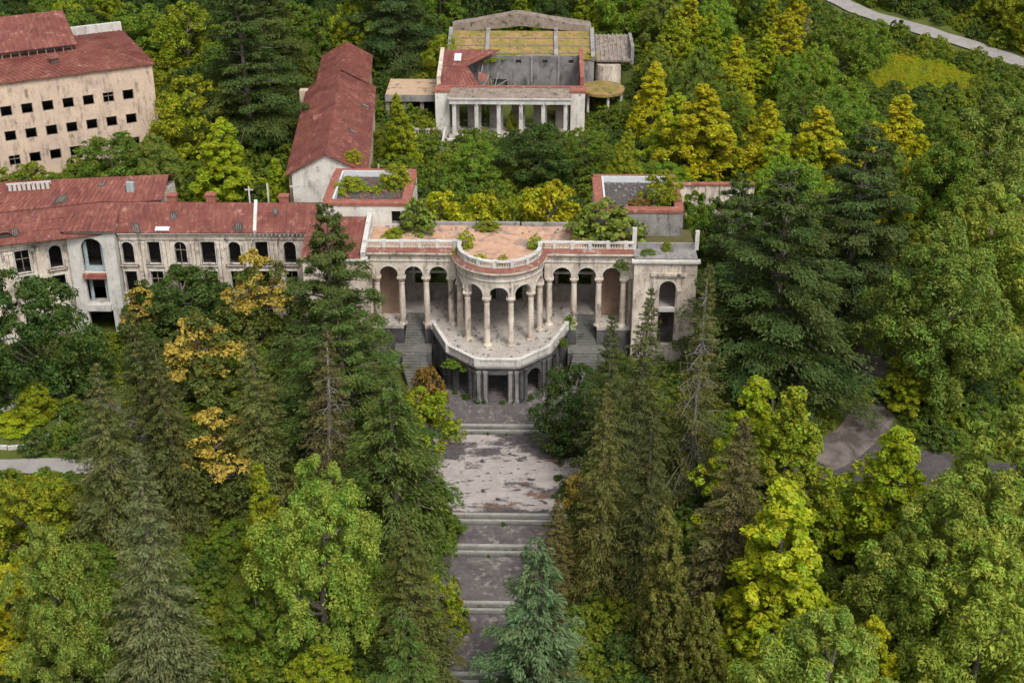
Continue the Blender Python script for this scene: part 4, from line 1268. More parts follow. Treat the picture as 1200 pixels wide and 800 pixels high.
def spruce(name, seed, H, Rd, ntier, nb, nsp, size, bare=0.0, pw=0.85, zb=0.06, asp=0.30, mat='leaf'):
    """narrow conifer: whorls of drooping branches hung with needle sprays"""
    rng = np.random.default_rng(seed)
    Ps, Ns, Ts, tint, sz = [], [], [], [], []
    mb = MB()
    mb.tube([(0, 0, -.6), (0.05, 0, H * .3), (-.04, .05, H * .65), (0, 0, H * .99)], [.017 * H + .06, .013 * H + .04, .007 * H + .03, .02], 7)
    lop = 1 + .18 * np.sin(np.arange(8) * 1.7 + seed)
    for k in range(ntier):
        t = (k + rng.random() * .8) / ntier
        z = H * (zb + (1 - zb) * t)
        L0 = Rd * (1 - t) ** pw * (1.0 if t > .12 else .75 + 2 * t) + .22
        m = max(4, int(nb * (1 - .45 * t)))
        for b in range(m):
            az = 2 * math.pi * (b + rng.random()) / m + k * .9
            L = L0 * (.62 + .55 * rng.random()) * lop[int(az * 8 / 6.3) % 8]
            slope = -.28 + .75 * t + rng.normal(0, .08)
            d = np.array([math.cos(az), math.sin(az), 0.0])
            sidev = np.array([-d[1], d[0], 0.0])
            dead = rng.random() < bare * (1.25 - t)
            if dead or rng.random() < .10:
                p0 = Vector((0, 0, z)); p1 = Vector(d * L * .95) + Vector((0, 0, z + slope * L - .16 * L))
                mb.tube([p0, p0.lerp(p1, .5) + Vector((0, 0, .05 * L)), p1], [.05 + .012 * L, .035, .012], 4)
                if dead:
                    for q in range(4):
                        c = p0.lerp(p1, .4 + .15 * q); e = Vector(sidev) * (1 if q % 2 else -1) * L * .25
                        mb.tube([c, c + e + Vector((0, 0, -.12 * L))], [.025, .01], 3)
                    if rng.random() < .75: continue
            n = max(4, int(nsp * (.35 + .65 * L / (Rd + .2))))
            s = (.12 + .88 * rng.random(n) ** .75)
            spread = (rng.random(n) - .5) * .62 * L * (1.05 - s * .7)
            zz = slope * s * L - .20 * L * s ** 2 + .06 * L * s ** 4 - np.abs(spread) * .22
            p = d * (s * L)[:, None] + sidev * spread[:, None]
            p[:, 2] += z + zz + rng.normal(0, .06, n)
            sg = np.sign(spread)[:, None]
            T_ = d * .8 + sidev * sg * (.7 * rng.random((n, 1))) + np.array([0, 0, -.25]) + rng.normal(0, .22, (n, 3))
            N_ = np.array([0, 0, 1.0]) + d * .35 + rng.normal(0, .38, (n, 3))
            Ps.append(p); Ns.append(N_); Ts.append(T_)
            sz.append(size * (.55 + .75 * rng.random(n)) * (.6 + .4 * L / (Rd + .2)))
            tn = np.empty((n, 3)); tn[:, 0] = np.clip(.33 + .3 * s + rng.normal(0, .16, n), 0, 1); tn[:, 1] = 0
            tn[:, 2] = np.clip(.5 + rng.normal(0, .3) + rng.normal(0, .2, n), 0, 1); tint.append(tn)
    cm = leaf_mesh(name, np.concatenate(Ps), np.concatenate(Ns), np.concatenate(Ts), np.concatenate(sz), asp, np.concatenate(tint), M[mat], .08)
    return cm, trunk_mesh(mb, name, 'dead_wood' if bare > .2 else 'bark')


def cedar(name, seed, H, Rd, nbr, nsp, size, pw=.62, zb=.10, droop=.25, mat='leaf', lead=.0):
    """true cedar: long level boughs in tiers, each a flat ragged plate with drooping tips"""
    rng = np.random.default_rng(seed)
    Ps, Ns, Ts, tint, sz = [], [], [], [], []
    mb = MB()
    mb.tube([(0, 0, -.6), (.1, 0, H * .35), (-.1, .1, H * .7), (.05, 0, H * .98)], [.02 * H + .08, .015 * H + .05, .008 * H + .03, .03], 8)
    for b in range(nbr):
        t = ((b + rng.random()) / nbr)
        t = round(t * 13) / 13 * .6 + t * .4
        t = min(t, .985)
        z = H * (zb + (1 - zb) * t)
        L = Rd * ((1 - t) ** pw) * (.55 + .6 * rng.random()) + .5
        az = b * 2.39996 + rng.normal(0, .3)
        slope = -.10 + .42 * t + rng.normal(0, .06)
        d = np.array([math.cos(az), math.sin(az), 0.0]); sv = np.array([-d[1], d[0], 0.0])
        p0 = Vector((0, 0, z - .05 * L)); p1 = Vector(d * L * .85) + Vector((0, 0, z + slope * L - .1 * L))
        mb.tube([p0, p0.lerp(p1, .5) + Vector((0, 0, .05 * L)), p1], [.05 + .018 * L, .03 + .01 * L, .015], 4)
        n = max(20, int(nsp * (L / Rd) ** 1.35))
        nf = max(3, int(5 * L / Rd * 1.6))         # sub-fans along the bough
        fs = np.sort(.22 + .78 * rng.random(nf)); fo = rng.normal(0, .17, nf) * L * (1.1 - fs * .5)
        pick = rng.integers(0, nf, n)
        s = np.clip(fs[pick] + rng.normal(0, .085, n), .1, 1.08)
        off = fo[pick] + rng.normal(0, .085, n) * L
        edge = np.clip(np.abs(off) / (.3 * L) * .5 + s * .6, 0, 1.2)
        zz = slope * s * L + .10 * L * s - droop * L * s ** 3 * .55 - droop * .30 * np.abs(off) + rng.normal(0, .10, n) - (rng.random(n) < .3) * rng.random(n) * droop * 1.6
        p = d * (s * L)[:, None] + sv * off[:, None]; p[:, 2] += z + zz
        T_ = d * .7 + sv * np.sign(off)[:, None] * .5 * rng.random((n, 1)) + np.array([0, 0, -droop]) * edge[:, None] * 1.6 + rng.normal(0, .3, (n, 3))
        N_ = np.array([0, 0, 1.0]) + d * .3 * edge[:, None] + rng.normal(0, .33, (n, 3))
        Ps.append(p); Ns.append(N_); Ts.append(T_); sz.append(size * (.55 + .8 * rng.random(n)))
        tn = np.empty((n, 3)); tn[:, 0] = np.clip(.35 + .25 * s + rng.normal(0, .16, n), 0, 1); tn[:, 1] = 0
        tn[:, 2] = np.clip(.5 + rng.normal(0, .25) + rng.normal(0, .2, n), 0, 1); tint.append(tn)
    cm = leaf_mesh(name, np.concatenate(Ps), np.concatenate(Ns), np.concatenate(Ts), np.concatenate(sz), .34, np.concatenate(tint), M[mat], .08)
    return cm, trunk_mesh(mb, name)


KINDS = {}                               # kind -> (name, H, radius, [(crown mesh, trunk mesh), ...])


def kind(k, name, H, Rd, gen, n, s0):
    KINDS[k] = (name, H, Rd, [gen(s0 + i) for i in range(n)])


kind('cedar', 'cedar_tree', 26, 9.5, lambda s: cedar('cedar_crown', s, 26, 9.5, 125, 1150, .45), 3, 10)
kind('weeper', 'cedar_tree', 18, 6, lambda s: cedar('cedar_crown', s, 18, 6, 110, 520, .42, .8, .06, .55), 2, 20)
kind('spruce', 'spruce_tree', 23, 4.2, lambda s: spruce('spruce_crown', s, 23, 4.2, 54, 10, 95, .38), 3, 30)
kind('bare', 'spruce_tree', 23, 4.6, lambda s: spruce('spruce_crown', s, 23, 4.6, 50, 9, 90, .38, .34), 2, 40)
kind('tulip', 'leafy_tree', 17, 4.6, lambda s: leafy('leafy_crown', s, 17, 4.6, 'cone', .06, 125, 7, 46, .33, .245, .60, .42, 0, (.95, .95, 1.05), 0, .36), 4, 50)
kind('ash', 'leafy_tree', 20, 6.5, lambda s: leafy('leafy_crown', s, 20, 6.5, 'oval', .06, 85, 9, 96, .35, .27, .40, .40, 0, (.9, .9, 1.1), .25), 3, 60)
kind('round', 'leafy_tree', 12, 5, lambda s: leafy('leafy_crown', s, 12, 5, 'round', .06, 62, 8, 54, .33, .30, .6, .45), 4, 70)
kind('gold', 'leafy_tree', 13, 4.3, lambda s: leafy('leafy_crown', s, 13, 4.3, 'oval', .10, 46, 8, 56, .34, .33, .62, .5, .8), 2, 80)
kind('bush', 'leafy_shrub', 5, 3.2, lambda s: leafy('shrub_crown', s, 5, 3.2, 'bush', .02, 30, 7, 30, .36, .34, .6, .4), 3, 90)
kind('broad', 'leafy_shrub', 6, 4, lambda s: leafy('shrub_crown', s, 6, 4, 'bush', .05, 34, 7, 13, .72, .32, .8, .5), 1, 97)

PAL = {
    'cedar': (.080, .118, .028), 'cedar2': (.090, .128, .028), 'blue': (.135, .205, .085), 'green_cedar': (.098, .145, .026),
    'olive': (.130, .142, .036), 'dark_olive': (.092, .104, .028), 'grey': (.172, .182, .066), 'brown': (.145, .130, .040),
    'yellow': (.375, .370, .012), 'lime': (.285, .345, .014), 'yellow_green': (.235, .275, .013), 'pale': (.235, .305, .040),
    'sage': (.185, .245, .036), 'mid': (.125, .190, .017), 'fresh': (.160, .250, .020), 'bright': (.350, .390, .013), 'dark': (.056, .096, .017), 'deep': (.042, .072, .018), 'gold_leaf': (.10, .125, .02),
    'dull': (.165, .165, .028), 'rust': (.24, .15, .03), 'fig': (.165, .215, .030),
}
COUNT = {}


def plant(k, x, y, H, Wd, pal, label, group=None, z=None, cat=None):
    name, h0, r0, meshes = KINDS[k]
    i = COUNT.get(k, 0); COUNT[k] = i + 1
    cm, tm = meshes[i % len(meshes)]
    c = cat or ('shrub' if 'shrub' in name else 'tree')
    zz = terrain_z(x, y) if z is None else z
    o = thing(name, label, c, (x, y, zz - .1), (i * 2.4 + x) % 6.28, group)
    s, v = Wd / (2 * r0), H / h0
    rng = random.Random(int(x * 91 + y * 17))
    e = rng.uniform(.88, 1.13)
    o.rotation_euler = (rng.uniform(-.05, .05), rng.uniform(-.05, .05), o.rotation_euler[2])
    crown = link_mesh('crown', cm, o, scale=(s * e, s / e, v))
    trunk = link_mesh('trunk' if c == 'tree' else 'stem', tm, o, scale=(s * e, s / e, v))
    b = PAL[pal]; j = rng.uniform(.88, 1.12)
    crown.color = (b[0] * j * rng.uniform(.94, 1.06), b[1] * j, b[2] * j * rng.uniform(.9, 1.1), 1)
    return o

# ---------------------------------------------------------------- the trees, each where it stands (metres)
TREES = [
    ('cedar', 30.5, -8.6, 28, 21, 'cedar', 'huge dark green cedar with the broadest crown right of the arcaded hall', None),
    ('cedar', 41.7, 7.2, 26, 17, 'cedar', 'tall dark cedar rising behind the right shoulder of the huge broad cedar', None),
    ('cedar', 27.1, 1.9, 23, 13, 'cedar2', 'smaller cedar pressed against the left side of the huge broad cedar', None),
    ('ash', 61.5, 21.2, 22, 16, 'sage', 'soft sage green tree standing highest at the right edge', None),
    ('ash', 48.3, -8.8, 22, 15, 'sage', 'soft sage green tree just right of the giant cedars with a broad rounded crown', None),
    ('ash', 55.8, 0.4, 22, 17, 'pale', 'pale green tree at the right edge below the highest sage one', None),
    ('ash', 55.9, 16.3, 19, 13, 'mid', 'mid green tree behind the sage trees and below the bright yellow ones at right', None),
    ('tulip', 45.5, -10.7, 7.5, 7.5, 'yellow_green', 'low yellow green tree standing beside the dirt track under the giant cedars', None),
    ('tulip', 37.0, -37.4, 16, 11, 'lime', 'bright lime green tree standing alone in front of the dark side road', None),
    ('tulip', 25.4, -51.7, 20, 13, 'bright', 'tall bright yellow green tree in front of the dark footpath', None),
    ('tulip', 27.6, -35.7, 19, 10.5, 'yellow_green', 'yellow green tree with a pointed top below the giant cedars', None),
    ('tulip', 24.8, -31.9, 17, 9, 'lime', 'lime green tree leaning on the pointed yellow green one at its right', None),
    ('ash', 42.9, -47.5, 24, 15, 'pale', 'big pale green tree at the right edge below the side road', None),
    ('ash', 37.5, -52.1, 21, 13, 'pale', 'pale green tree in front of the side road between lime tree and right edge', None),
    ('ash', 34.6, -52.0, 16, 10, 'sage', 'sage green tree right beside the dark footpath near the lower edge', None),
    ('ash', 25.5, -64.3, 18, 13, 'pale', 'pale green rounded tree cut by the lower edge under the tall yellow green tree', None),
    ('ash', 38.6, -59.6, 20, 14, 'pale', 'pale green feathery tree filling the lower right corner', None),
    ('tulip', 31.4, -57.8, 12, 6, 'yellow', 'small bright yellow tree at the lower edge right of the pale rounded tree', None),
    ('spruce', 14.0, -26.4, 24, 8, 'dark_olive', 'tallest dark spruce with a needle top before the right end block', None),
    ('spruce', 11.2, -29.2, 22, 7, 'dark_olive', 'dark spruce leaning close on the left of the tallest needle topped spruce', None),
    ('spruce', 10.7, -41.4, 22, 8, 'olive', 'grey olive spruce in front of the pair of dark spruces', None),
    ('spruce', 14.2, -42.1, 20, 8, 'dark_olive', 'dark olive spruce in front and right of the grey olive one', None),
    ('bare', 20.2, -24.9, 26, 9.5, 'olive', 'tall grey spruce with bare lower branches left of the cedars', None),
    ('spruce', 21.4, -46.4, 22, 11, 'brown', 'brownish conifer below the bare branched spruce', None),
    ('tulip', 15.9, -51.6, 17, 7, 'dull', 'olive yellow tree left of the tall yellow green one', None),
    ('tulip', 17.9, -55.2, 12, 5, 'dull', 'small thin olive yellow tree near the lower edge', None),
    ('weeper', 4.5, -55.5, 18, 11.5, 'blue', 'blue green weeping cedar beside the lower walk', None),
    ('spruce', 5.6, -55.2, 11, 6, 'brown', 'small brown conifer in front of the blue green weeping cedar', None),
    ('round', 8.5, -19.2, 11, 7.5, 'dark', 'dark round tree on the right edge of the pale court', None),
    ('gold', 9.2, -36.1, 11, 6, 'gold_leaf', 'thin tree with rusty golden tips right of the pale court', None),
    ('spruce', 6.4, -42.4, 12, 6, 'brown', 'brown narrow conifer at the lower right corner of the pale court', None),
    ('spruce', -26.8, -55.2, 25, 9.5, 'grey', 'tall grey green spruce with a sharp top in the left foreground', None),
    ('spruce', -35.5, -37.8, 22, 9.5, 'olive', 'olive spruce beside the round flower bed', None),
    ('spruce', -32.4, -32.1, 23, 11, 'dark_olive', 'dark thick conifer below the stair bay of the curved wing', None),
    ('spruce', -30.0, -33.4, 22, 8, 'dark_olive', 'dark conifer close on the right of the thick one below the stair bay', None),
    ('spruce', -22.6, -30.4, 22, 8.5, 'olive', 'olive grey spruce between two golden topped trees', None),
    ('cedar', -17.7, -12.8, 25, 15, 'cedar2', 'dark cedar hiding the left end block of the hall', None),
    ('cedar', -14.0, -26.0, 22, 15, 'green_cedar', 'green brown cedar below the left stairs of the hall', None),
    ('bare', -16.0, -31.3, 22, 10, 'brown', 'grey brown conifer with bare twigs below the dark cedar', None),
    ('gold', -27.9, -0.5, 15, 8.5, 'gold_leaf', 'largest golden topped tree before the right part of the curved wing', None),
    ('gold', -32.2, -14.3, 14, 10, 'gold_leaf', 'golden topped tree between dark conifers and the olive grey spruce', None),
    ('gold', -27.1, -31.5, 13, 8.5, 'gold_leaf', 'lowest golden topped tree behind the sharp topped spruce', None),
    ('gold', -41.9, 0.6, 10, 6.5, 'gold_leaf', 'small golden topped tree at the foot of the stair bay', None),
    ('round', -37.4, 2.3, 11, 12, 'dark', 'dark green round tree hiding the base of the curved wing', None),
    ('round', -51.1, -9.8, 16, 11, 'dark', 'dark broad leafy tree in front of the curved wing at the left edge', None),
    ('ash', -13.9, -50.2, 20, 11, 'pale', 'big pale green ash tree in the left foreground', None),
    ('weeper', -9.0, -36.3, 20, 13, 'green_cedar', 'feathery green cedar on the left edge of the pale court', None),
    ('spruce', -6.0, -52.2, 17, 9.5, 'olive', 'olive green spruce left of the lower walk', None),
    ('weeper', -6.2, -57.0, 12, 9, 'green_cedar', 'green young cedar at the lower edge left of the walk', None),
    ('ash', -34.3, -56.0, 18, 9.5, 'sage', 'narrow sage green tree at the lower left', None),
    ('tulip', -40.6, -50.4, 10, 7, 'yellow', 'yellow tree cut by the lower left edge', None),
    ('tulip', -20.1, -41.7, 14, 6, 'yellow_green', 'slim yellow green tree close on the left of the big pale ash', None),
    ('round', -43.4, -38.5, 10, 9, 'yellow_green', 'yellow green rounded tree below the garden path', None),
    ('bush', -8.1, -11.0, 6, 5, 'rust', 'rust coloured shrub at the foot of the left stairs', None),
    ('bush', -8.4, -15.9, 6, 7, 'yellow_green', 'yellow green shrub at the left edge of the forecourt', None),
    ('cedar', -37.5, 47.0, 27, 18, 'cedar', 'great dark cedar between the tan block and the red gabled wing', None),
    ('cedar', -21.0, 84.0, 25, 17, 'cedar', 'dark cedar cut by the top edge above the red gable roof', None),
    ('cedar', -39.0, 72.0, 24, 16, 'cedar2', 'dark cedar cut by the top edge just left of the gable roof', None),
    ('round', -52.1, 72.4, 15, 12, 'yellow_green', 'olive leafy tree right behind the tan block', None),
    ('round', -60.8, 76.3, 13, 11, 'fresh', 'fresh green tree behind the end of the tan block roof', None),
    ('tulip', -38.4, 30.7, 12, 10, 'lime', 'lime yellow tree on the slope between tan block and red gabled wing', None),
    ('tulip', -30.0, 26.9, 8, 6, 'lime', 'small lime yellow tree against the near end of the red gabled wing', None),
    ('round', -53.2, 30.6, 10, 10, 'mid', 'mid green tree hiding the lower corner of the tan block', None),
    ('ash', -47.1, 30.2, 10, 8, 'sage', 'sage grey tree right of the lower corner of the tan block', None),
    ('round', -61.5, 29.3, 5, 10, 'mid', 'low green tree between tan block and rear red roof', None),
    ('tulip', -15.2, 44.5, 11, 6, 'lime', 'yellow green tree standing in front of the dark passage beside the gabled wing', None),
    ('round', 4.5, 35.8, 9, 10, 'dark', 'dark leafy tree in front of the right half of the portico', None),
    ('round', -4.4, 34.3, 7.5, 7, 'fresh', 'fresh green tree below the left columns of the portico', None),
    ('round', 11.3, 38.0, 8, 7, 'mid', 'mid green tree right of the last portico column', None),
    ('tulip', 16.2, 30.5, 10, 5, 'yellow_green', 'small pointed yellowish tree behind the flat grey block', None),
    ('bush', -7.8, 15.5, 7, 7.5, 'yellow', 'yellow shrub at the left end of the terrace court', None),
    ('bush', -3.0, 16.3, 7, 7, 'yellow', 'yellow shrub behind the middle of the terracotta roof terrace', None),
    ('bush', 6.4, 16.1, 8.5, 9.5, 'yellow', 'largest yellow shrub behind the roof terrace right of its middle', None),
    ('bush', 1.4, 16.4, 6, 6, 'yellow_green', 'yellow green shrub between the yellow ones behind the roof terrace', None),
    ('broad', 12.2, 4.9, 4.6, 7.6, 'fig', 'big leaved fig shrub growing against the flat grey block', 14.1),
    ('broad', -9.9, 6.7, 4, 4.2, 'fig', 'big leaved fig shrub at the left end of the roof terrace', 14.1),
    ('tulip', 21.3, 56.0, 12, 8.5, 'yellow', 'bright yellow tree nearest to the right of the back portico', None),
    ('tulip', 27.2, 38.3, 14, 13, 'yellow', 'broad bright yellow tree behind the long low wing', None),
    ('tulip', 23.8, 44.9, 11, 9, 'lime', 'lime yellow tree between two bright yellow ones right of the portico', None),
    ('tulip', 36.4, 38.0, 12, 8, 'yellow', 'pointed yellow tree right of the broad bright yellow one', None),
    ('tulip', 36.0, 31.5, 11, 7, 'lime', 'lime tree in front of the pointed yellow one', None),
    ('tulip', 42.7, 34.7, 12, 11, 'yellow', 'yellow tree left above the giant cedars', None),
    ('tulip', 41.0, 33.3, 9, 6, 'lime', 'small lime tree right behind the top of the huge broad cedar', None),
    ('tulip', 53.6, 37.4, 13, 11.5, 'yellow', 'bright yellow tree above the tall cedar below the meadow', None),
    ('tulip', 54.4, 27.5, 12, 7.5, 'yellow', 'yellow tree below and right of the bright one under the meadow', None),
    ('tulip', 51.0, 18.8, 13, 8, 'yellow', 'yellow tree tucked behind the right side of the tall cedar', None),
    ('tulip', 31.9, 79.0, 11, 7, 'lime', 'pointed lime tree at the top edge above the yellow trees', None),
    ('tulip', 39.7, 69.3, 11, 8, 'lime', 'lime tree high on the slope left of the road', None),
    ('bare', 48.2, 80.5, 11, 4.5, 'grey', 'thin grey half bare tree high on the slope left of the road', None),
    ('bush', -4.6, -46.2, 7, 5, 'yellow_green', 'yellow green bush on the left edge of the lower walk', None),
    ('tulip', -5.3, -35.2, 9, 5, 'mid', 'slim green tree at the lower left corner of the pale court', None),
    ('ash', 23.2, 12.4, 13, 8, 'mid', 'mid green tree hiding the foot of the long low wing', None),
    ('round', 27.4, 12.5, 12, 8, 'dark', 'dark green tree at the right end of the long low wing', None),
    ('round', -11.1, 75.0, 9, 6, 'yellow_green', 'yellow green tree at the left corner of the mossy roof', None),
]
for k, x, y, h, w, pal, lab, z in TREES:
    plant(k, x, y, h, w, pal, lab, None, z)

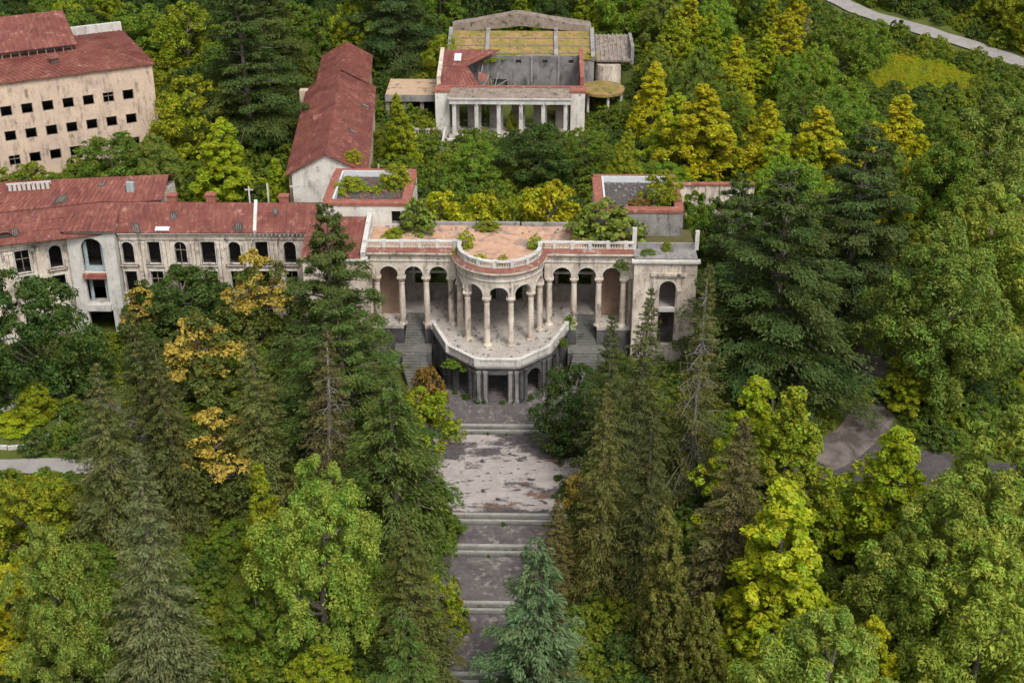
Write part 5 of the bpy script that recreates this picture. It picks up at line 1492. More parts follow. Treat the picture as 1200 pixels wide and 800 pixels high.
# the woods between them: look-alikes share label and group
WOODS = [
    ('round', 22.4, -59.5, 6.7, 6.7, 'yellow_green', 'fright', 'yellow green rounded tree well below the tall yellow green tree'),
    ('round', -36.3, -52.5, 5.6, 4.8, 'mid', 'fleft', 'mid green rounded tree well below and left of the sharp topped spruce'),
    ('round', -13.6, -54.1, 4.6, 4.6, 'yellow_green', 'fleft', 'yellow green rounded tree well below the big pale ash'),
    ('round', -29.6, -45.5, 4.2, 4.4, 'dark', 'fleft', 'dark green rounded tree below the sharp topped spruce'),
    ('round', -19.9, -49, 6.7, 6.6, 'mid', 'fleft', 'mid green rounded tree below and left of the big pale ash'),
    ('round', -15.1, -45.4, 6.1, 7.2, 'yellow_green', 'fleft', 'yellow green rounded tree just below the big pale ash'),
    ('round', 26, -47.1, 5.3, 6, 'dark', 'fright', 'dark green rounded tree below the tall yellow green tree'),
    ('round', 31.5, -46.5, 3.8, 3.8, 'yellow_green', 'fright', 'yellow green rounded tree below and right of the tall yellow green tree'),
    ('round', -36.6, -41.7, 5.4, 5, 'mid', 'fleft', 'mid green rounded tree below and left of the sharp topped spruce'),
    ('round', 21.7, -41.2, 4.6, 5.2, 'dark', 'fright', 'dark green rounded tree below the brownish conifer'),
    ('round', -24.5, -36.6, 3.8, 4.2, 'mid', 'fleft', 'mid green rounded tree left of the big pale ash'),
    ('round', -44.7, -31, 5.7, 5, 'mid', 'fleft', 'mid green rounded tree just below the garden path'),
    ('round', -19.6, -25.2, 5, 5.3, 'dark', 'fleft', 'dark green rounded tree well left of the feathery green cedar'),
    ('round', 16.6, -22.9, 4.1, 4.6, 'yellow_green', 'fright', 'yellow green rounded tree below the tall needle topped spruce'),
    ('round', -34.3, -17.3, 4.3, 4.9, 'mid', 'fleft', 'mid green rounded tree above and left of the lowest golden tree'),
    ('round', -23.8, -20.7, 4.4, 4.3, 'mid', 'fleft', 'mid green rounded tree right of the lowest golden tree'),
    ('round', -16.7, -21.1, 6.7, 6.2, 'dark', 'fleft', 'dark green rounded tree left of the feathery green cedar'),
    ('round', 15.9, -19.5, 4.4, 3.9, 'mid', 'fright', 'mid green rounded tree below the tall needle topped spruce'),
    ('round', 21.7, -19.8, 5.5, 5.6, 'mid', 'fright', 'mid green rounded tree below the bare branched spruce'),
    ('round', 25.1, -18.2, 4.3, 4.6, 'mid', 'fright', 'mid green rounded tree above the brownish conifer'),
    ('round', -50.8, -14, 4.7, 4.1, 'yellow_green', 'fleft', 'yellow green rounded tree just above the round flower bed'),
    ('round', -28, -14.7, 4.1, 4.4, 'yellow_green', 'fleft', 'yellow green rounded tree above and right of the lowest golden tree'),
    ('round', 52.5, -15, 3.7, 3.6, 'mid', 'fright', 'mid green rounded tree above the dark side road'),
    ('round', 58.9, -12.1, 3.8, 3.3, 'mid', 'fright', 'mid green rounded tree well above and right of the dark side road'),
    ('round', -58.5, -8.6, 4.3, 4.4, 'mid', 'fleft', 'mid green rounded tree above and left of the round flower bed'),
    ('round', -45.7, -8.5, 4, 4.5, 'dark', 'fleft', 'dark green rounded tree well above and right of the round flower bed'),
    ('round', -40.4, -5.7, 5.4, 5.8, 'dark', 'fleft', 'dark green rounded tree well below the curved wing'),
    ('round', -33.8, -8.7, 4.3, 4.4, 'mid', 'fleft', 'mid green rounded tree above the lowest golden tree'),
    ('round', -28.2, -6.3, 5.8, 5.9, 'mid', 'fleft', 'mid green rounded tree below the largest golden tree'),
    ('round', 53.3, -9.8, 3.9, 3.6, 'dark', 'fright', 'dark green rounded tree well above the dark side road'),
    ('round', 61.5, -6.7, 4, 3.9, 'yellow_green', 'fright', 'yellow green rounded tree well above and right of the dark side road'),
    ('round', 37.4, -4.1, 4.2, 3.8, 'dark', 'fright', 'dark green rounded tree well below the huge broad cedar'),
    ('round', 63.4, 5.4, 4.1, 4.9, 'mid', 'fright', 'mid green rounded tree well above the dark side road'),
    ('round', 66.5, 9.9, 4, 4.8, 'dark', 'fright', 'dark green rounded tree well above the big pale tree at the edge'),
    ('tulip', 41.9, 15.1, 4.7, 4.7, 'yellow_green', 'slope', 'yellow green pointed tree right of the huge broad cedar'),
    ('round', 58.8, 12.7, 6.8, 5.3, 'dark', 'fright', 'dark green rounded tree well right of the huge broad cedar'),
    ('round', 66.6, 13.4, 6.2, 6.4, 'yellow_green', 'fright', 'yellow green rounded tree well below and right of the bright meadow'),
    ('round', 37.1, 20.3, 13.1, 9.6, 'fresh', 'slope', 'fresh green rounded tree below the pointed yellow tree'),
    ('ash', 44.4, 21.5, 10.6, 8.9, 'sage', 'slope', 'sage green feathery tree well below and right of the pointed yellow tree'),
    ('bush', -7, 27.6, 5.3, 4.7, 'mid', 'court', 'mid green low shrub above and left of the roof terrace'),
    ('bush', -1.7, 28.4, 4.9, 4.5, 'mid', 'court', 'mid green low shrub above the roof terrace'),
    ('bush', 4.6, 26.2, 3.9, 4.6, 'mid', 'court', 'mid green low shrub above and right of the roof terrace'),
    ('round', 36.9, 26.7, 9.7, 6.5, 'fresh', 'slope', 'fresh green rounded tree right of the long low wing'),
    ('ash', 50.2, 24.8, 11.8, 8.8, 'sage', 'edge', 'sage green feathery tree well below the bright meadow'),
    ('round', 59.6, 27.9, 11.8, 9.4, 'mid', 'edge', 'mid green rounded tree well below and right of the bright meadow'),
    ('bush', -9.3, 30.5, 5.5, 5.2, 'mid', 'court', 'mid green low shrub right of the weedy flat roof'),
    ('round', 21.8, 32.7, 4.9, 5.8, 'fresh', 'slope', 'fresh green rounded tree just above and right of the flat grey block'),
    ('tulip', 66.5, 33.1, 13.3, 10.3, 'yellow_green', 'slope', 'yellow green pointed tree well right of the bright meadow'),
    ('bush', -6.9, 38.2, 3.6, 4, 'mid', 'court', 'mid green low shrub below and left of the portico'),
    ('bush', -2.1, 40.2, 4.8, 4.4, 'dark', 'court', 'dark green low shrub just below the portico'),
    ('round', 17.2, 38.8, 3.1, 5.8, 'fresh', 'slope', 'fresh green rounded tree just above and left of the flat grey block'),
    ('round', 75.4, 40.5, 13.4, 11.4, 'fresh', 'slope', 'fresh green rounded tree well below and right of the pale road'),
    ('round', -45.7, 46, 13, 10.2, 'yellow_green', 'left', 'yellow green rounded tree left of the great dark cedar'),
    ('bush', -2.1, 45.4, 3.4, 4.5, 'mid', 'court', 'mid green low shrub just below the portico'),
    ('tulip', 15.9, 44.8, 3.7, 4.6, 'yellow_green', 'slope', 'yellow green pointed tree above and left of the flat grey block'),
    ('round', 28.7, 46.1, 8.4, 6.4, 'fresh', 'slope', 'fresh green rounded tree just above the broad bright yellow tree'),
    ('tulip', 36.9, 42.8, 8.7, 6.4, 'yellow', 'slope', 'bright yellow pointed tree just above and left of the pointed yellow tree'),
    ('round', 42.4, 46.6, 10.9, 9.8, 'mid', 'slope', 'mid green rounded tree just above and right of the pointed yellow tree'),
    ('round', 50.2, 43.9, 9.2, 7.1, 'fresh', 'slope', 'fresh green rounded tree below and left of the bright meadow'),
    ('round', 59.8, 44.7, 9.8, 6.7, 'mid', 'slope', 'mid green rounded tree below and right of the bright meadow'),
    ('tulip', 66.2, 44.1, 8.6, 6.1, 'yellow', 'slope', 'bright yellow pointed tree below and right of the bright meadow'),
    ('round', 31, 49.9, 11.2, 7.3, 'mid', 'slope', 'mid green rounded tree just above the broad bright yellow tree'),
    ('round', 47.8, 50.4, 10, 8.6, 'fresh', 'slope', 'fresh green rounded tree right of the pointed yellow tree'),
    ('round', 72.3, 51.2, 8.7, 7.3, 'fresh', 'slope', 'fresh green rounded tree well right of the bright meadow'),
    ('round', 77.6, 51.2, 10.4, 7, 'fresh', 'slope', 'fresh green rounded tree below and right of the pale road, towards the bright meadow'),
    ('round', -48.8, 59.6, 9.8, 8.8, 'dark', 'left', 'dark green rounded tree left of the great dark cedar'),
    ('round', -43.1, 57.8, 9.3, 6.8, 'dark', 'left', 'dark green rounded tree just below and left of the great dark cedar'),
    ('ash', 28.1, 57.2, 8.6, 6.6, 'sage', 'slope', 'sage green feathery tree just above the broad bright yellow tree'),
    ('tulip', 34.2, 57.4, 10.2, 8.2, 'yellow', 'slope', 'bright yellow pointed tree above and right of the broad bright yellow tree'),
    ('round', 43.2, 55.5, 9.9, 7.5, 'mid', 'slope', 'mid green rounded tree above and right of the pointed yellow tree'),
    ('round', 50.2, 56.8, 10, 6.8, 'fresh', 'slope', 'fresh green rounded tree left of the bright meadow'),
    ('round', -81.5, 61.8, 8.8, 7.3, 'yellow_green', 'left', 'yellow green rounded tree well left of the tan block'),
    ('round', -75.4, 65.6, 11.9, 9.2, 'mid', 'left', 'mid green rounded tree above and left of the tan block'),
    ('round', -71.4, 61.8, 12.1, 8.8, 'yellow_green', 'left', 'yellow green rounded tree above and left of the tan block'),
    ('round', -52.7, 65.2, 8.9, 7.4, 'yellow_green', 'left', 'yellow green rounded tree well right of the tan block'),
    ('round', -45.3, 64, 11.8, 8.8, 'mid', 'left', 'mid green rounded tree just above and left of the great dark cedar'),
    ('ash', 29.3, 63, 12, 8.3, 'sage', 'slope', 'sage green feathery tree above the broad bright yellow tree'),
    ('tulip', 34.8, 65.7, 12.8, 9.7, 'yellow', 'slope', 'bright yellow pointed tree above the broad bright yellow tree'),
    ('round', 43.9, 65.6, 9.6, 7.1, 'fresh', 'slope', 'fresh green rounded tree below the thin half bare tree'),
    ('round', -87, 70.7, 8.3, 6.9, 'yellow_green', 'left', 'yellow green rounded tree well above and left of the rear red roof'),
    ('round', -64.3, 70.3, 11.5, 8.6, 'yellow_green', 'left', 'yellow green rounded tree above and right of the tan block'),
    ('round', -58.6, 68.8, 8.6, 7.6, 'yellow_green', 'left', 'yellow green rounded tree right of the tan block'),
    ('ash', 23.5, 69.3, 9.9, 6.3, 'sage', 'slope', 'sage green feathery tree right of the annex'),
    ('tulip', 27.9, 69.5, 9.2, 6.8, 'yellow_green', 'slope', 'yellow green pointed tree above the broad bright yellow tree'),
    ('round', 48.1, 69.2, 9.8, 6.6, 'fresh', 'slope', 'fresh green rounded tree just below the thin half bare tree'),
    ('round', -83.6, 77.4, 10.8, 9.7, 'mid', 'left', 'mid green rounded tree well above and left of the tan block'),
    ('round', -76.5, 78.1, 8.6, 5.7, 'dark', 'left', 'dark green rounded tree above the tan block'),
    ('round', -70.7, 74.4, 13, 8.6, 'mid', 'left', 'mid green rounded tree above the tan block'),
    ('tulip', 25.9, 77, 12.9, 8.6, 'yellow_green', 'slope', 'yellow green pointed tree right of the annex'),
    ('tulip', 44.2, 75.9, 12.4, 9.9, 'yellow', 'slope', 'bright yellow pointed tree just left of the thin half bare tree'),
    ('round', 53.1, 77.2, 11.6, 10, 'mid', 'slope', 'mid green rounded tree just right of the thin half bare tree'),
    ('round', -87.8, 84.4, 11.3, 8.8, 'dark', 'left', 'dark green rounded tree well above and left of the tan block'),
    ('round', -73.9, 81.8, 12, 8.4, 'yellow_green', 'left', 'yellow green rounded tree above the tan block'),
    ('round', -67.2, 80.8, 8.5, 7.6, 'mid', 'left', 'mid green rounded tree above and right of the tan block'),
    ('round', -61.7, 83.7, 12.4, 8.1, 'dark', 'left', 'dark green rounded tree well above and right of the tan block'),
    ('round', -52.2, 83.5, 12.8, 8, 'dark', 'left', 'dark green rounded tree above and left of the great dark cedar'),
    ('round', -46.1, 81.9, 8.1, 5.9, 'dark', 'left', 'dark green rounded tree above the great dark cedar'),
    ('round', -40.2, 84.3, 8.8, 7.8, 'mid', 'left', 'mid green rounded tree above and right of the great dark cedar'),
    ('round', -32.7, 81.7, 10.1, 7, 'mid', 'left', 'mid green rounded tree well above the red gable roof'),
    ('round', -27.4, 82.6, 10.7, 7.2, 'yellow_green', 'left', 'yellow green rounded tree well above and left of the sand coloured roof'),
    ('tulip', 29.2, 83.4, 12.7, 8, 'yellow', 'slope', 'bright yellow pointed tree well right of the annex'),
    ('round', 60.5, 83.5, 8.2, 5.5, 'fresh', 'slope', 'fresh green rounded tree above the bright meadow'),
    ('round', -93.9, 89.7, 9.5, 7.8, 'mid', 'wood', 'mid green rounded tree well above and left of the rear red roof'),
    ('round', -85.9, 89.5, 11.5, 9.2, 'dark', 'wood', 'dark green rounded tree well above the rear red roof'),
    ('round', -79.9, 87, 10, 6.5, 'mid', 'wood', 'mid green rounded tree well above the tan block'),
    ('round', -73.6, 89, 8.1, 7, 'dark', 'wood', 'dark green rounded tree well left of the great dark cedar'),
    ('round', -62.2, 90.4, 11.6, 8.6, 'dark', 'wood', 'dark green rounded tree well above and left of the great dark cedar'),
    ('round', -50.5, 89.1, 9.3, 7.6, 'dark', 'wood', 'dark green rounded tree well above and left of the red gable roof'),
    ('round', -45.1, 87.1, 13.2, 8.4, 'dark', 'wood', 'dark green rounded tree above the great dark cedar, towards the red gable roof'),
    ('round', -37.7, 88.4, 9.2, 7, 'mid', 'wood', 'mid green rounded tree above the red gable roof, towards the sand coloured roof'),
    ('round', -31.8, 88.2, 8.9, 7.3, 'dark', 'wood', 'dark green rounded tree well above the red gable roof'),
    ('ash', 25.1, 90.3, 10.7, 9.1, 'sage', 'slope', 'sage green feathery tree above and right of the annex'),
    ('round', 34.7, 89.4, 9.8, 7.3, 'fresh', 'slope', 'fresh green rounded tree well left of the thin half bare tree'),
    ('tulip', 47.7, 88.6, 11.4, 8.2, 'yellow', 'slope', 'bright yellow pointed tree just above the thin half bare tree'),
    ('round', -95.7, 95.4, 9.4, 6.2, 'mid', 'wood', 'mid green rounded tree above and left of the tan block, towards the rear red roof'),
    ('tulip', -86.2, 95.1, 11.4, 8, 'yellow_green', 'wood', 'yellow green pointed tree well above the tan block'),
    ('round', -80.3, 95.9, 11, 7.5, 'mid', 'wood', 'mid green rounded tree well left of the great dark cedar'),
    ('round', -75.9, 95.1, 8.8, 5.9, 'mid', 'wood', 'mid green rounded tree above the tan block, towards the great dark cedar'),
    ('tulip', -70.8, 93.1, 11, 8.2, 'yellow_green', 'wood', 'yellow green pointed tree well left of the great dark cedar'),
    ('round', -56.3, 94.1, 12.8, 9.8, 'dark', 'wood', 'dark green rounded tree above and left of the great dark cedar, towards the tan block'),
    ('round', -51, 96.1, 8.2, 7.3, 'mid', 'wood', 'mid green rounded tree above the great dark cedar'),
    ('round', -44.4, 93.6, 9.4, 6.7, 'mid', 'wood', 'mid green rounded tree well above and left of the red gable roof'),
    ('round', -37.6, 94.6, 10.1, 7.4, 'dark', 'wood', 'dark green rounded tree well above and right of the great dark cedar'),
    ('round', -32.5, 95.4, 8.1, 7.2, 'dark', 'wood', 'dark green rounded tree above the red gable roof, towards the great dark cedar'),
    ('round', -26, 93.7, 10.9, 7.6, 'mid', 'wood', 'mid green rounded tree well above the sand coloured roof'),
    ('round', -12.5, 93, 11.4, 8.9, 'mid', 'wood', 'mid green rounded tree well left of the mossy roof'),
    ('round', -7.4, 95.9, 9.7, 6.1, 'dark', 'wood', 'dark green rounded tree above and left of the mossy roof'),
    ('tulip', 1.2, 93.8, 8.7, 5.8, 'yellow_green', 'wood', 'yellow green pointed tree just above the mossy roof'),
    ('round', 6.6, 94.3, 8.3, 7, 'dark', 'wood', 'dark green rounded tree above and right of the mossy roof'),
    ('tulip', 12.5, 94.3, 10, 6.2, 'yellow_green', 'slope', 'yellow green pointed tree above the annex'),
    ('round', 19.2, 94.4, 12.8, 8.6, 'fresh', 'slope', 'fresh green rounded tree above the annex'),
    ('ash', 27.8, 95.2, 8.8, 6.3, 'sage', 'slope', 'sage green feathery tree well above and right of the round pavilion'),
    ('tulip', 44.4, 92.5, 8.4, 7.5, 'yellow_green', 'slope', 'yellow green pointed tree left of the thin half bare tree'),
    ('round', 90.7, 94.2, 12.4, 11, 'yellow_green', 'road', 'yellow green rounded tree well right of the pale road'),
    ('round', -91.8, 99.6, 10.1, 8.6, 'dark', 'wood', 'dark green rounded tree above and left of the tan block, towards the rear red roof'),
    ('round', -67.3, 102.2, 10.9, 7, 'dark', 'wood', 'dark green rounded tree well above the tan block'),
    ('round', -57.4, 102.6, 12.8, 10.4, 'mid', 'wood', 'mid green rounded tree well above the great dark cedar'),
    ('round', -48.7, 100.8, 8, 7, 'dark', 'wood', 'dark green rounded tree well above the great dark cedar'),
    ('round', -38, 103, 12.9, 10.3, 'dark', 'wood', 'dark green rounded tree above the great dark cedar, towards the sand coloured roof'),
    ('tulip', -26.2, 102.8, 8.4, 5.9, 'yellow_green', 'wood', 'yellow green pointed tree well above the sand coloured roof'),
    ('round', -18.4, 99.4, 9.9, 6.8, 'mid', 'wood', 'mid green rounded tree above the sand coloured roof, towards the mossy roof'),
    ('round', -12.6, 101.3, 10.2, 6.5, 'dark', 'wood', 'dark green rounded tree well above and left of the mossy roof'),
    ('round', -5.3, 101.8, 11.3, 8.8, 'dark', 'wood', 'dark green rounded tree well above and right of the sand coloured roof'),
    ('round', 4.6, 100, 10.3, 7.5, 'mid', 'wood', 'mid green rounded tree above the mossy roof'),
    ('round', 11.5, 102.5, 11.1, 7.9, 'dark', 'wood', 'dark green rounded tree above the annex'),
    ('round', 24.8, 101.6, 12.6, 7.8, 'fresh', 'slope', 'fresh green rounded tree well above and right of the annex'),
    ('tulip', 29.5, 99.4, 10.1, 6.4, 'yellow_green', 'slope', 'yellow green pointed tree well above and right of the annex'),
    ('round', 34.4, 100.3, 8.5, 7.7, 'mid', 'slope', 'mid green rounded tree well left of the thin half bare tree'),
    ('round', 42.6, 98.7, 9.6, 7.1, 'mid', 'slope', 'mid green rounded tree above and left of the thin half bare tree'),
    ('round', 85.6, 100.9, 9.5, 7.4, 'yellow_green', 'road', 'yellow green rounded tree above and right of the pale road'),
    ('round', 91.2, 101.3, 13.2, 8.7, 'yellow_green', 'road', 'yellow green rounded tree well above and right of the pale road'),
    ('round', -100.2, 107.4, 8.4, 5.7, 'mid', 'wood', 'mid green rounded tree well above the rear red roof'),
    ('round', -92.3, 106, 10.8, 7.7, 'dark', 'wood', 'dark green rounded tree above the tan block, towards the rear red roof'),
    ('tulip', -81.5, 107.4, 11.4, 9.3, 'yellow_green', 'wood', 'yellow green pointed tree well above and left of the great dark cedar'),
    ('round', -74.8, 107.3, 13, 9.7, 'mid', 'wood', 'mid green rounded tree well above and left of the great dark cedar'),
    ('round', -49.1, 108.4, 11.7, 8.9, 'mid', 'wood', 'mid green rounded tree above the great dark cedar, towards the red gable roof'),
    ('round', -30.5, 108.3, 9.3, 7.2, 'dark', 'wood', 'dark green rounded tree well above the sand coloured roof'),
    ('round', -17.7, 108.1, 9.7, 6.9, 'dark', 'wood', 'dark green rounded tree above the sand coloured roof, towards the mossy roof'),
    ('round', -13.2, 106.5, 11.1, 8.2, 'mid', 'wood', 'mid green rounded tree well above and left of the mossy roof'),
    ('round', -2.3, 107.6, 8.6, 6.1, 'dark', 'wood', 'dark green rounded tree above the mossy roof'),
    ('tulip', 5.2, 106.5, 12.8, 8.9, 'yellow_green', 'wood', 'yellow green pointed tree above the mossy roof'),
    ('round', 17.9, 107.5, 12.7, 8.5, 'mid', 'slope', 'mid green rounded tree well above the annex'),
    ('round', 28.4, 108.4, 12.2, 8.5, 'mid', 'slope', 'mid green rounded tree well above and right of the annex'),
    ('tulip', 37.4, 106, 12.2, 8.4, 'yellow', 'slope', 'bright yellow pointed tree well above and left of the thin half bare tree'),
    ('round', 81.3, 108.9, 10.3, 8.2, 'dark', 'road', 'dark green rounded tree above the pale road'),
    ('round', 87.9, 109.1, 8.7, 7.7, 'dark', 'road', 'dark green rounded tree well above and right of the pale road'),
    ('round', -13.5, 112.1, 9.5, 7.2, 'dark', 'wood', 'dark green rounded tree above and left of the mossy roof, towards the sand coloured roof'),
    ('round', -2.8, 111.5, 8.3, 6.6, 'mid', 'wood', 'mid green rounded tree well above and left of the annex'),
    ('round', 38.1, 112.3, 9.6, 7.1, 'fresh', 'slope', 'fresh green rounded tree well above and left of the thin half bare tree'),
    ('round', 71.6, 111.3, 8.6, 6.2, 'dark', 'road', 'dark green rounded tree well above the bright meadow'), 
]
WHERE = {'slope': 'on the wooded slope right of the portico', 'road': 'beyond the pale road at the top right', 'wood': 'in the wood above the mossy roofed hall',
         'left': 'in the wood round the tan block', 'edge': 'on the bank at the right edge', 'court': 'in the overgrown court behind the hall',
         'fleft': 'in the thicket of the left foreground', 'fright': 'in the thicket of the right foreground'}
HUE = {'mid': 'mid green', 'fresh': 'fresh green', 'dark': 'dark green', 'yellow_green': 'yellow green', 'yellow': 'bright yellow', 'sage': 'sage green', 'pale': 'pale green', 'lime': 'lime'}
FORM = {'round': 'rounded leafy tree', 'tulip': 'pointed leafy tree', 'ash': 'feathery leafy tree', 'bush': 'low shrub'}
for k, x, y, h, w, pal, reg, lab in WOODS:
    plant(k, x, y, h, w, pal, lab, FORM[k] + 's, ' + HUE[pal] + ', ' + WHERE[reg])

# shrubs and weeds rooted on roofs and ledges: (kind, x, y, z, height, width, colour, label)
ROOF_PLANTS = [
    ('bush', -18.6, 13.5, 16.3, 1.9, 4.2, 'yellow_green', 'low yellowish shrub on the left part of the weedy flat roof'),
    ('bush', -13.2, 14.5, 16.3, 3.6, 4.0, 'yellow_green', 'tall olive shrub at the right rim of the weedy flat roof'),
    ('bush', -15.6, 12.6, 16.3, 1.3, 2.0, 'lime', 'tiny lime shrub in the middle of the weedy flat roof'),
    ('bush', 19.2, 10.2, 16.3, 4.2, 4.8, 'yellow_green', 'olive shrub filling the right half of the flat dark roof'),
    ('bush', 16.6, 9.0, 16.3, 1.4, 3.0, 'rust', 'orange brown weeds on the flat dark roof beside the olive shrub'),
    ('bush', -3.9, 1.6, 14.2, 2.3, 1.9, 'lime', 'lime shrub on the roof terrace at the left root of the curved balustrade'),
    ('bush', -2.2, -2.2, 14.2, 0.9, 1.7, 'yellow', 'yellow tuft behind the curved balustrade left of its middle'),
    ('bush', 0.4, -2.9, 14.2, 1.2, 1.3, 'yellow', 'yellow tuft behind the curved balustrade at its middle'),
    ('bush', 4.0, 1.4, 14.2, 1.8, 1.7, 'lime', 'lime shrub on the roof terrace at the right root of the curved balustrade'),
    ('bush', -1.6, 7.2, 14.2, 1.0, 3.0, 'yellow_green', 'olive weeds along the rear coping of the roof terrace'),
    ('bush', -12.6, 5.0, 14.2, 0.9, 2.6, 'lime', 'yellow weeds on the left end of the roof terrace'),
    ('bush', -4.9, 0.15, 14.0, 0.8, 1.2, 'yellow', 'yellow weeds on the cornice outside the left root of the curved balustrade'),
    ('bush', 19.3, 1.3, 13.9, 1.5, 1.1, 'yellow_green', 'yellowish weed on the roof ledge of the right end block'),
    ('bush', 17.0, 0.6, 13.9, 0.7, 2.0, 'mid', 'green weeds creeping over the roof ledge of the right end block'),
    ('bush', 14.0, 0.3, 12.4, 1.1, 1.6, 'mid', 'green weeds hanging from the cornice beside the right end block'),
    ('bush', 7.4, -3.4, 4.2, 1.0, 1.1, 'mid', 'green weeds hanging over the right rim of the rotunda parapet'),
    ('bush', 8.3, 0.9, 4.4, 1.7, 1.5, 'fresh', 'green shrub between the rotunda parapet and the right stairs'),
    ('bush', -4.8, -7.4, 3.6, 0.8, 2.6, 'mid', 'moss and weeds under the left rim of the rotunda parapet'),
    ('bush', -19.8, 25.3, 16.2, 1.4, 2.4, 'yellow', 'yellow shrub at the near end of the red gable roof'),
    ('bush', -3.6, 64.5, 8.9, 5.6, 3.4, 'fresh', 'green shrub growing inside the roofless portico hall'),
    ('bush', 7.0, 64.5, 8.9, 5.0, 3.0, 'brown', 'brown dry shrub inside the roofless portico hall near its right end'),
    ('bush', 0.3, 58.4, 9.0, 3.2, 1.8, 'yellow_green', 'yellowish shrub between the portico columns'),
    ('bush', 12.5, 73.0, 16.6, 1.0, 3.2, 'yellow', 'yellow weeds on the edge of the mossy roof above the round pavilion'),
    ('bush', -2.0, 73.5, 16.9, 0.5, 7.0, 'yellow_green', 'green moss cushion on the middle field of the mossy roof'),
    ('bush', -52.6, -15.0, None, 1.2, 5.8, 'lime', 'lime green shrub filling the round flower bed'),
    ('bush', -50.8, -13.0, None, 1.0, 2.6, 'yellow', 'yellow shrub at the back of the round flower bed'),
]
for k, x, y, z, h, w, pal, lab in ROOF_PLANTS:
    plant(k, x, y, h, w, pal, lab, None, z)


# ---------------------------------------------------------------- undergrowth: bushes nobody could count, spread over the ground by geometry nodes
def undergrowth(name, label, src_mesh, mat, pts):
    me = bpy.data.meshes.new(name)
    me.from_pydata([(p[0], p[1], p[2]) for p in pts], [], [])
    for nm, col in (('size', 3), ('turn', 4)):
        a = me.attributes.new(nm, 'FLOAT', 'POINT'); a.data.foreach_set('value', [p[col] for p in pts])
    o = link_mesh(name, me)
    tag(o, label, kind='stuff')
    g = bpy.data.node_groups.new(name, 'GeometryNodeTree')
    g.interface.new_socket('Geometry', in_out='INPUT', socket_type='NodeSocketGeometry')
    g.interface.new_socket('Geometry', in_out='OUTPUT', socket_type='NodeSocketGeometry')
    gi, go = g.nodes.new('NodeGroupInput'), g.nodes.new('NodeGroupOutput')
    ob = g.nodes.new('GeometryNodeObjectInfo'); ob.inputs['Object'].default_value = src_mesh
    ip = g.nodes.new('GeometryNodeInstanceOnPoints'); sm = g.nodes.new('GeometryNodeSetMaterial'); sm.inputs['Material'].default_value = mat
    s_ = g.nodes.new('GeometryNodeInputNamedAttribute'); s_.data_type = 'FLOAT'; s_.inputs['Name'].default_value = 'size'
    t_ = g.nodes.new('GeometryNodeInputNamedAttribute'); t_.data_type = 'FLOAT'; t_.inputs['Name'].default_value = 'turn'
    cx = g.nodes.new('ShaderNodeCombineXYZ')
    L = g.links.new
    L(gi.outputs[0], ip.inputs['Points']); L(ob.outputs['Geometry'], sm.inputs['Geometry']); L(sm.outputs[0], ip.inputs['Instance'])
    L(s_.outputs[0], ip.inputs['Scale']); L(t_.outputs[0], cx.inputs['Z']); L(cx.outputs[0], ip.inputs['Rotation'])
    L(ip.outputs[0], go.inputs[0])
    md = o.modifiers.new('spread', 'NODES'); md.node_group = g
    return o


def seg_dist(x, y, P):
    b = 1e9
    for (ax, ay), (cx, cy) in zip(P[:-1], P[1:]):
        t = max(0, min(1, ((x - ax) * (cx - ax) + (y - ay) * (cy - ay)) / ((cx - ax) ** 2 + (cy - ay) ** 2)))
        b = min(b, math.hypot(x - ax - t * (cx - ax), y - ay - t * (cy - ay)))
    return b


WAYS = [([(46, 150), (54, 124), (62.5, 110.2), (75, 97), (86.6, 85.1), (92.2, 75.5), (100, 60)], 4.2), ([(24, -24), (32, -21.5), (38, -20.2), (46, -22), (56, -24.5), (75, -27)], 4.4),
        ([(34, -20.6), (37, -18), (40.5, -15), (43, -9), (45, 2), (50, 14)], 3.4), ([(38, -21), (37, -26), (35.9, -34), (35.2, -44), (34, -54)], 2.2),
        ([(-78, -26), (-62, -24.3), (-49.5, -22.6), (-38, -22.4), (-26, -24)], 2.6), ([(-72, -6), (-60, -8.3), (-52, -8.8), (-44, -11), (-36, -20)], 1.7)]
BLOCKS = [(-24, 24, -1.5, 8.6), (-13.5, 13.5, -15.5, 0), (-10.3, 10.3, -31.5, -15), (-7.5, 7.5, -82, -31), (-21.6, -10.6, 7, 19.6), (10.8, 32.4, 5, 28.6), (-11.8, 11.8, 54.6, 71), (-10.8, 13.6, 70, 88), (13, 20, 71.5, 81), (-19.8, -11, 62, 72)]
FREE = (math.cos(FR), math.sin(FR))


def is_free(x, y):
    for a, b, c, d in BLOCKS:
        if a < x < b and c < y < d: return False
    if x < -22 and (-14 + (x + 80) * .48 if x < -52 else 6) < y < (24.5 if x < -42 else 18): return False
    dx, dy = x + 69.13, y - 36.42
    u, v = dx * FREE[0] + dy * FREE[1], -dx * FREE[1] + dy * FREE[0]
    if u < 21.5 and -.8 < v < 20.5: return False
    dx, dy = x + 28.0, y - 22.9
    u, v = dx * math.cos(GR) + dy * math.sin(GR), -dx * math.sin(GR) + dy * math.cos(GR)
    if -1 < u < W + 1 and -1 < v < 54: return False
    if math.hypot(x + 52.4, y + 15.4) < 5.2: return False
    return all(seg_dist(x, y, P) > w for P, w in WAYS)


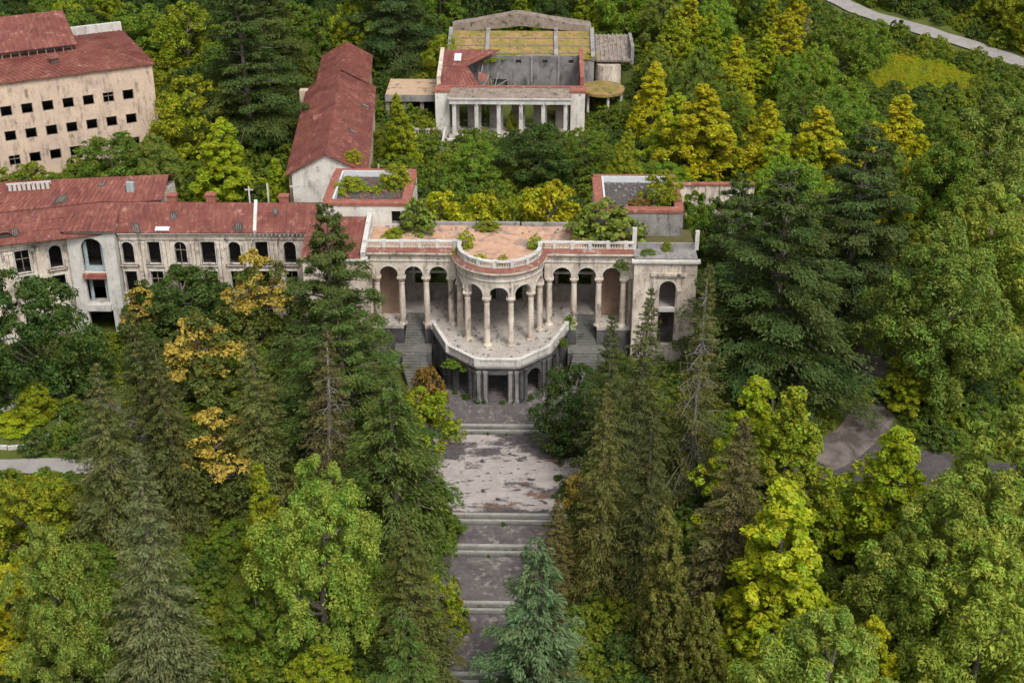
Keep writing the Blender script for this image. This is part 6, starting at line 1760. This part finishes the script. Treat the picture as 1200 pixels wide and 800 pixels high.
rg = random.Random(23)
lots = [[], [], []]
yy = -75.0
while yy < 140:
    st = 1.9 if yy < 10 else 2.7
    xx = -110.0
    while xx < 112:
        x, y = xx + rg.uniform(-.9, .9), yy + rg.uniform(-.9, .9)
        xx += st
        half = 46 + (yy + 75) * .42
        if abs(x) > half + 8 or not is_free(x, y): continue
        if ((x - 66) / 11) ** 2 + ((y - 80) / 7) ** 2 < 1: continue
        s = rg.uniform(.26, .62) * (1.15 if yy > 10 else 1.0)
        tone_wave = (math.sin(x * .13 + 1) + math.sin(y * .17 + x * .05)) * .5  # slow waves that vary how many dark bushes grow
        i = 1 if rg.random() < .3 + .25 * tone_wave else rg.choice((0, 2))
        lots[i].append((x, y, terrain_z(x, y) - .25, s, rg.uniform(0, 6.28)))
    yy += st
shr = [o for o in bpy.data.objects if o.name.startswith('crown') and o.data in [m[0] for m in KINDS['bush'][3]]]
srcs = []
for m in KINDS['bush'][3]:
    srcs.append(next(o for o in shr if o.data == m[0]))
undergrowth('undergrowth', 'low bright green and yellowish bushes covering the ground between the trees', srcs[0], M['under_leaf'], lots[0])
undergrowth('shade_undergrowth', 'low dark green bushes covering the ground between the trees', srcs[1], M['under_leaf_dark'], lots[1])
undergrowth('brambles', 'tangled green brambles and saplings covering the ground between the trees', srcs[2], M['under_leaf'], lots[2])

grass = []
for k in range(900):
    a, r = rg.uniform(0, 6.28), math.sqrt(rg.random())
    x, y = 66 + 12 * r * math.cos(a), 80 + 8 * r * math.sin(a)
    grass.append((x, y, terrain_z(x, y) - .1, rg.uniform(.10, .2), rg.uniform(0, 6.28)))
undergrowth('meadow_grass', 'bright yellow green grassy meadow below the pale road', srcs[0], M['meadow_leaf'], grass)
weeds = []
for ya, yb, z, hw in ((-0.5, -14.3, 0, 8.6), (-15.7, -30.5, -.6, 7.6), (-31.9, -34.9, -1.2, 7.2), (-36.3, -42.9, -1.8, 6.9), (-44.3, -51.9, -2.4, 6.9), (-53.3, -66, -3, 6.9)):
    for k in range(int((ya - yb) * 3.2)):
        s = rg.choice((-1, 1)); e = abs(rg.gauss(0, .8))
        weeds.append((s * (hw - e), rg.uniform(yb, ya), z - .03, rg.uniform(.04, .14) * (1.6 if e < .4 else 1), rg.uniform(0, 6.28)))
    for k in range(5):
        weeds.append((rg.uniform(-hw, hw), ya + .1, z - .03, rg.uniform(.04, .08), rg.uniform(0, 6.28)))
for k in range(26):
    a = rg.uniform(0, 1)
    i = rg.randrange(5); p = Vector(octo[i]).lerp(Vector(octo[i + 1]), a); p = p * (1 + rg.uniform(.25, .7) / p.length)
    weeds.append((p.x, p.y, -.03, rg.uniform(.05, .13), rg.uniform(0, 6.28)))
undergrowth('weeds', 'low green weeds along the edges of the forecourt and the walk', srcs[2], M['under_leaf_dark'], weeds)
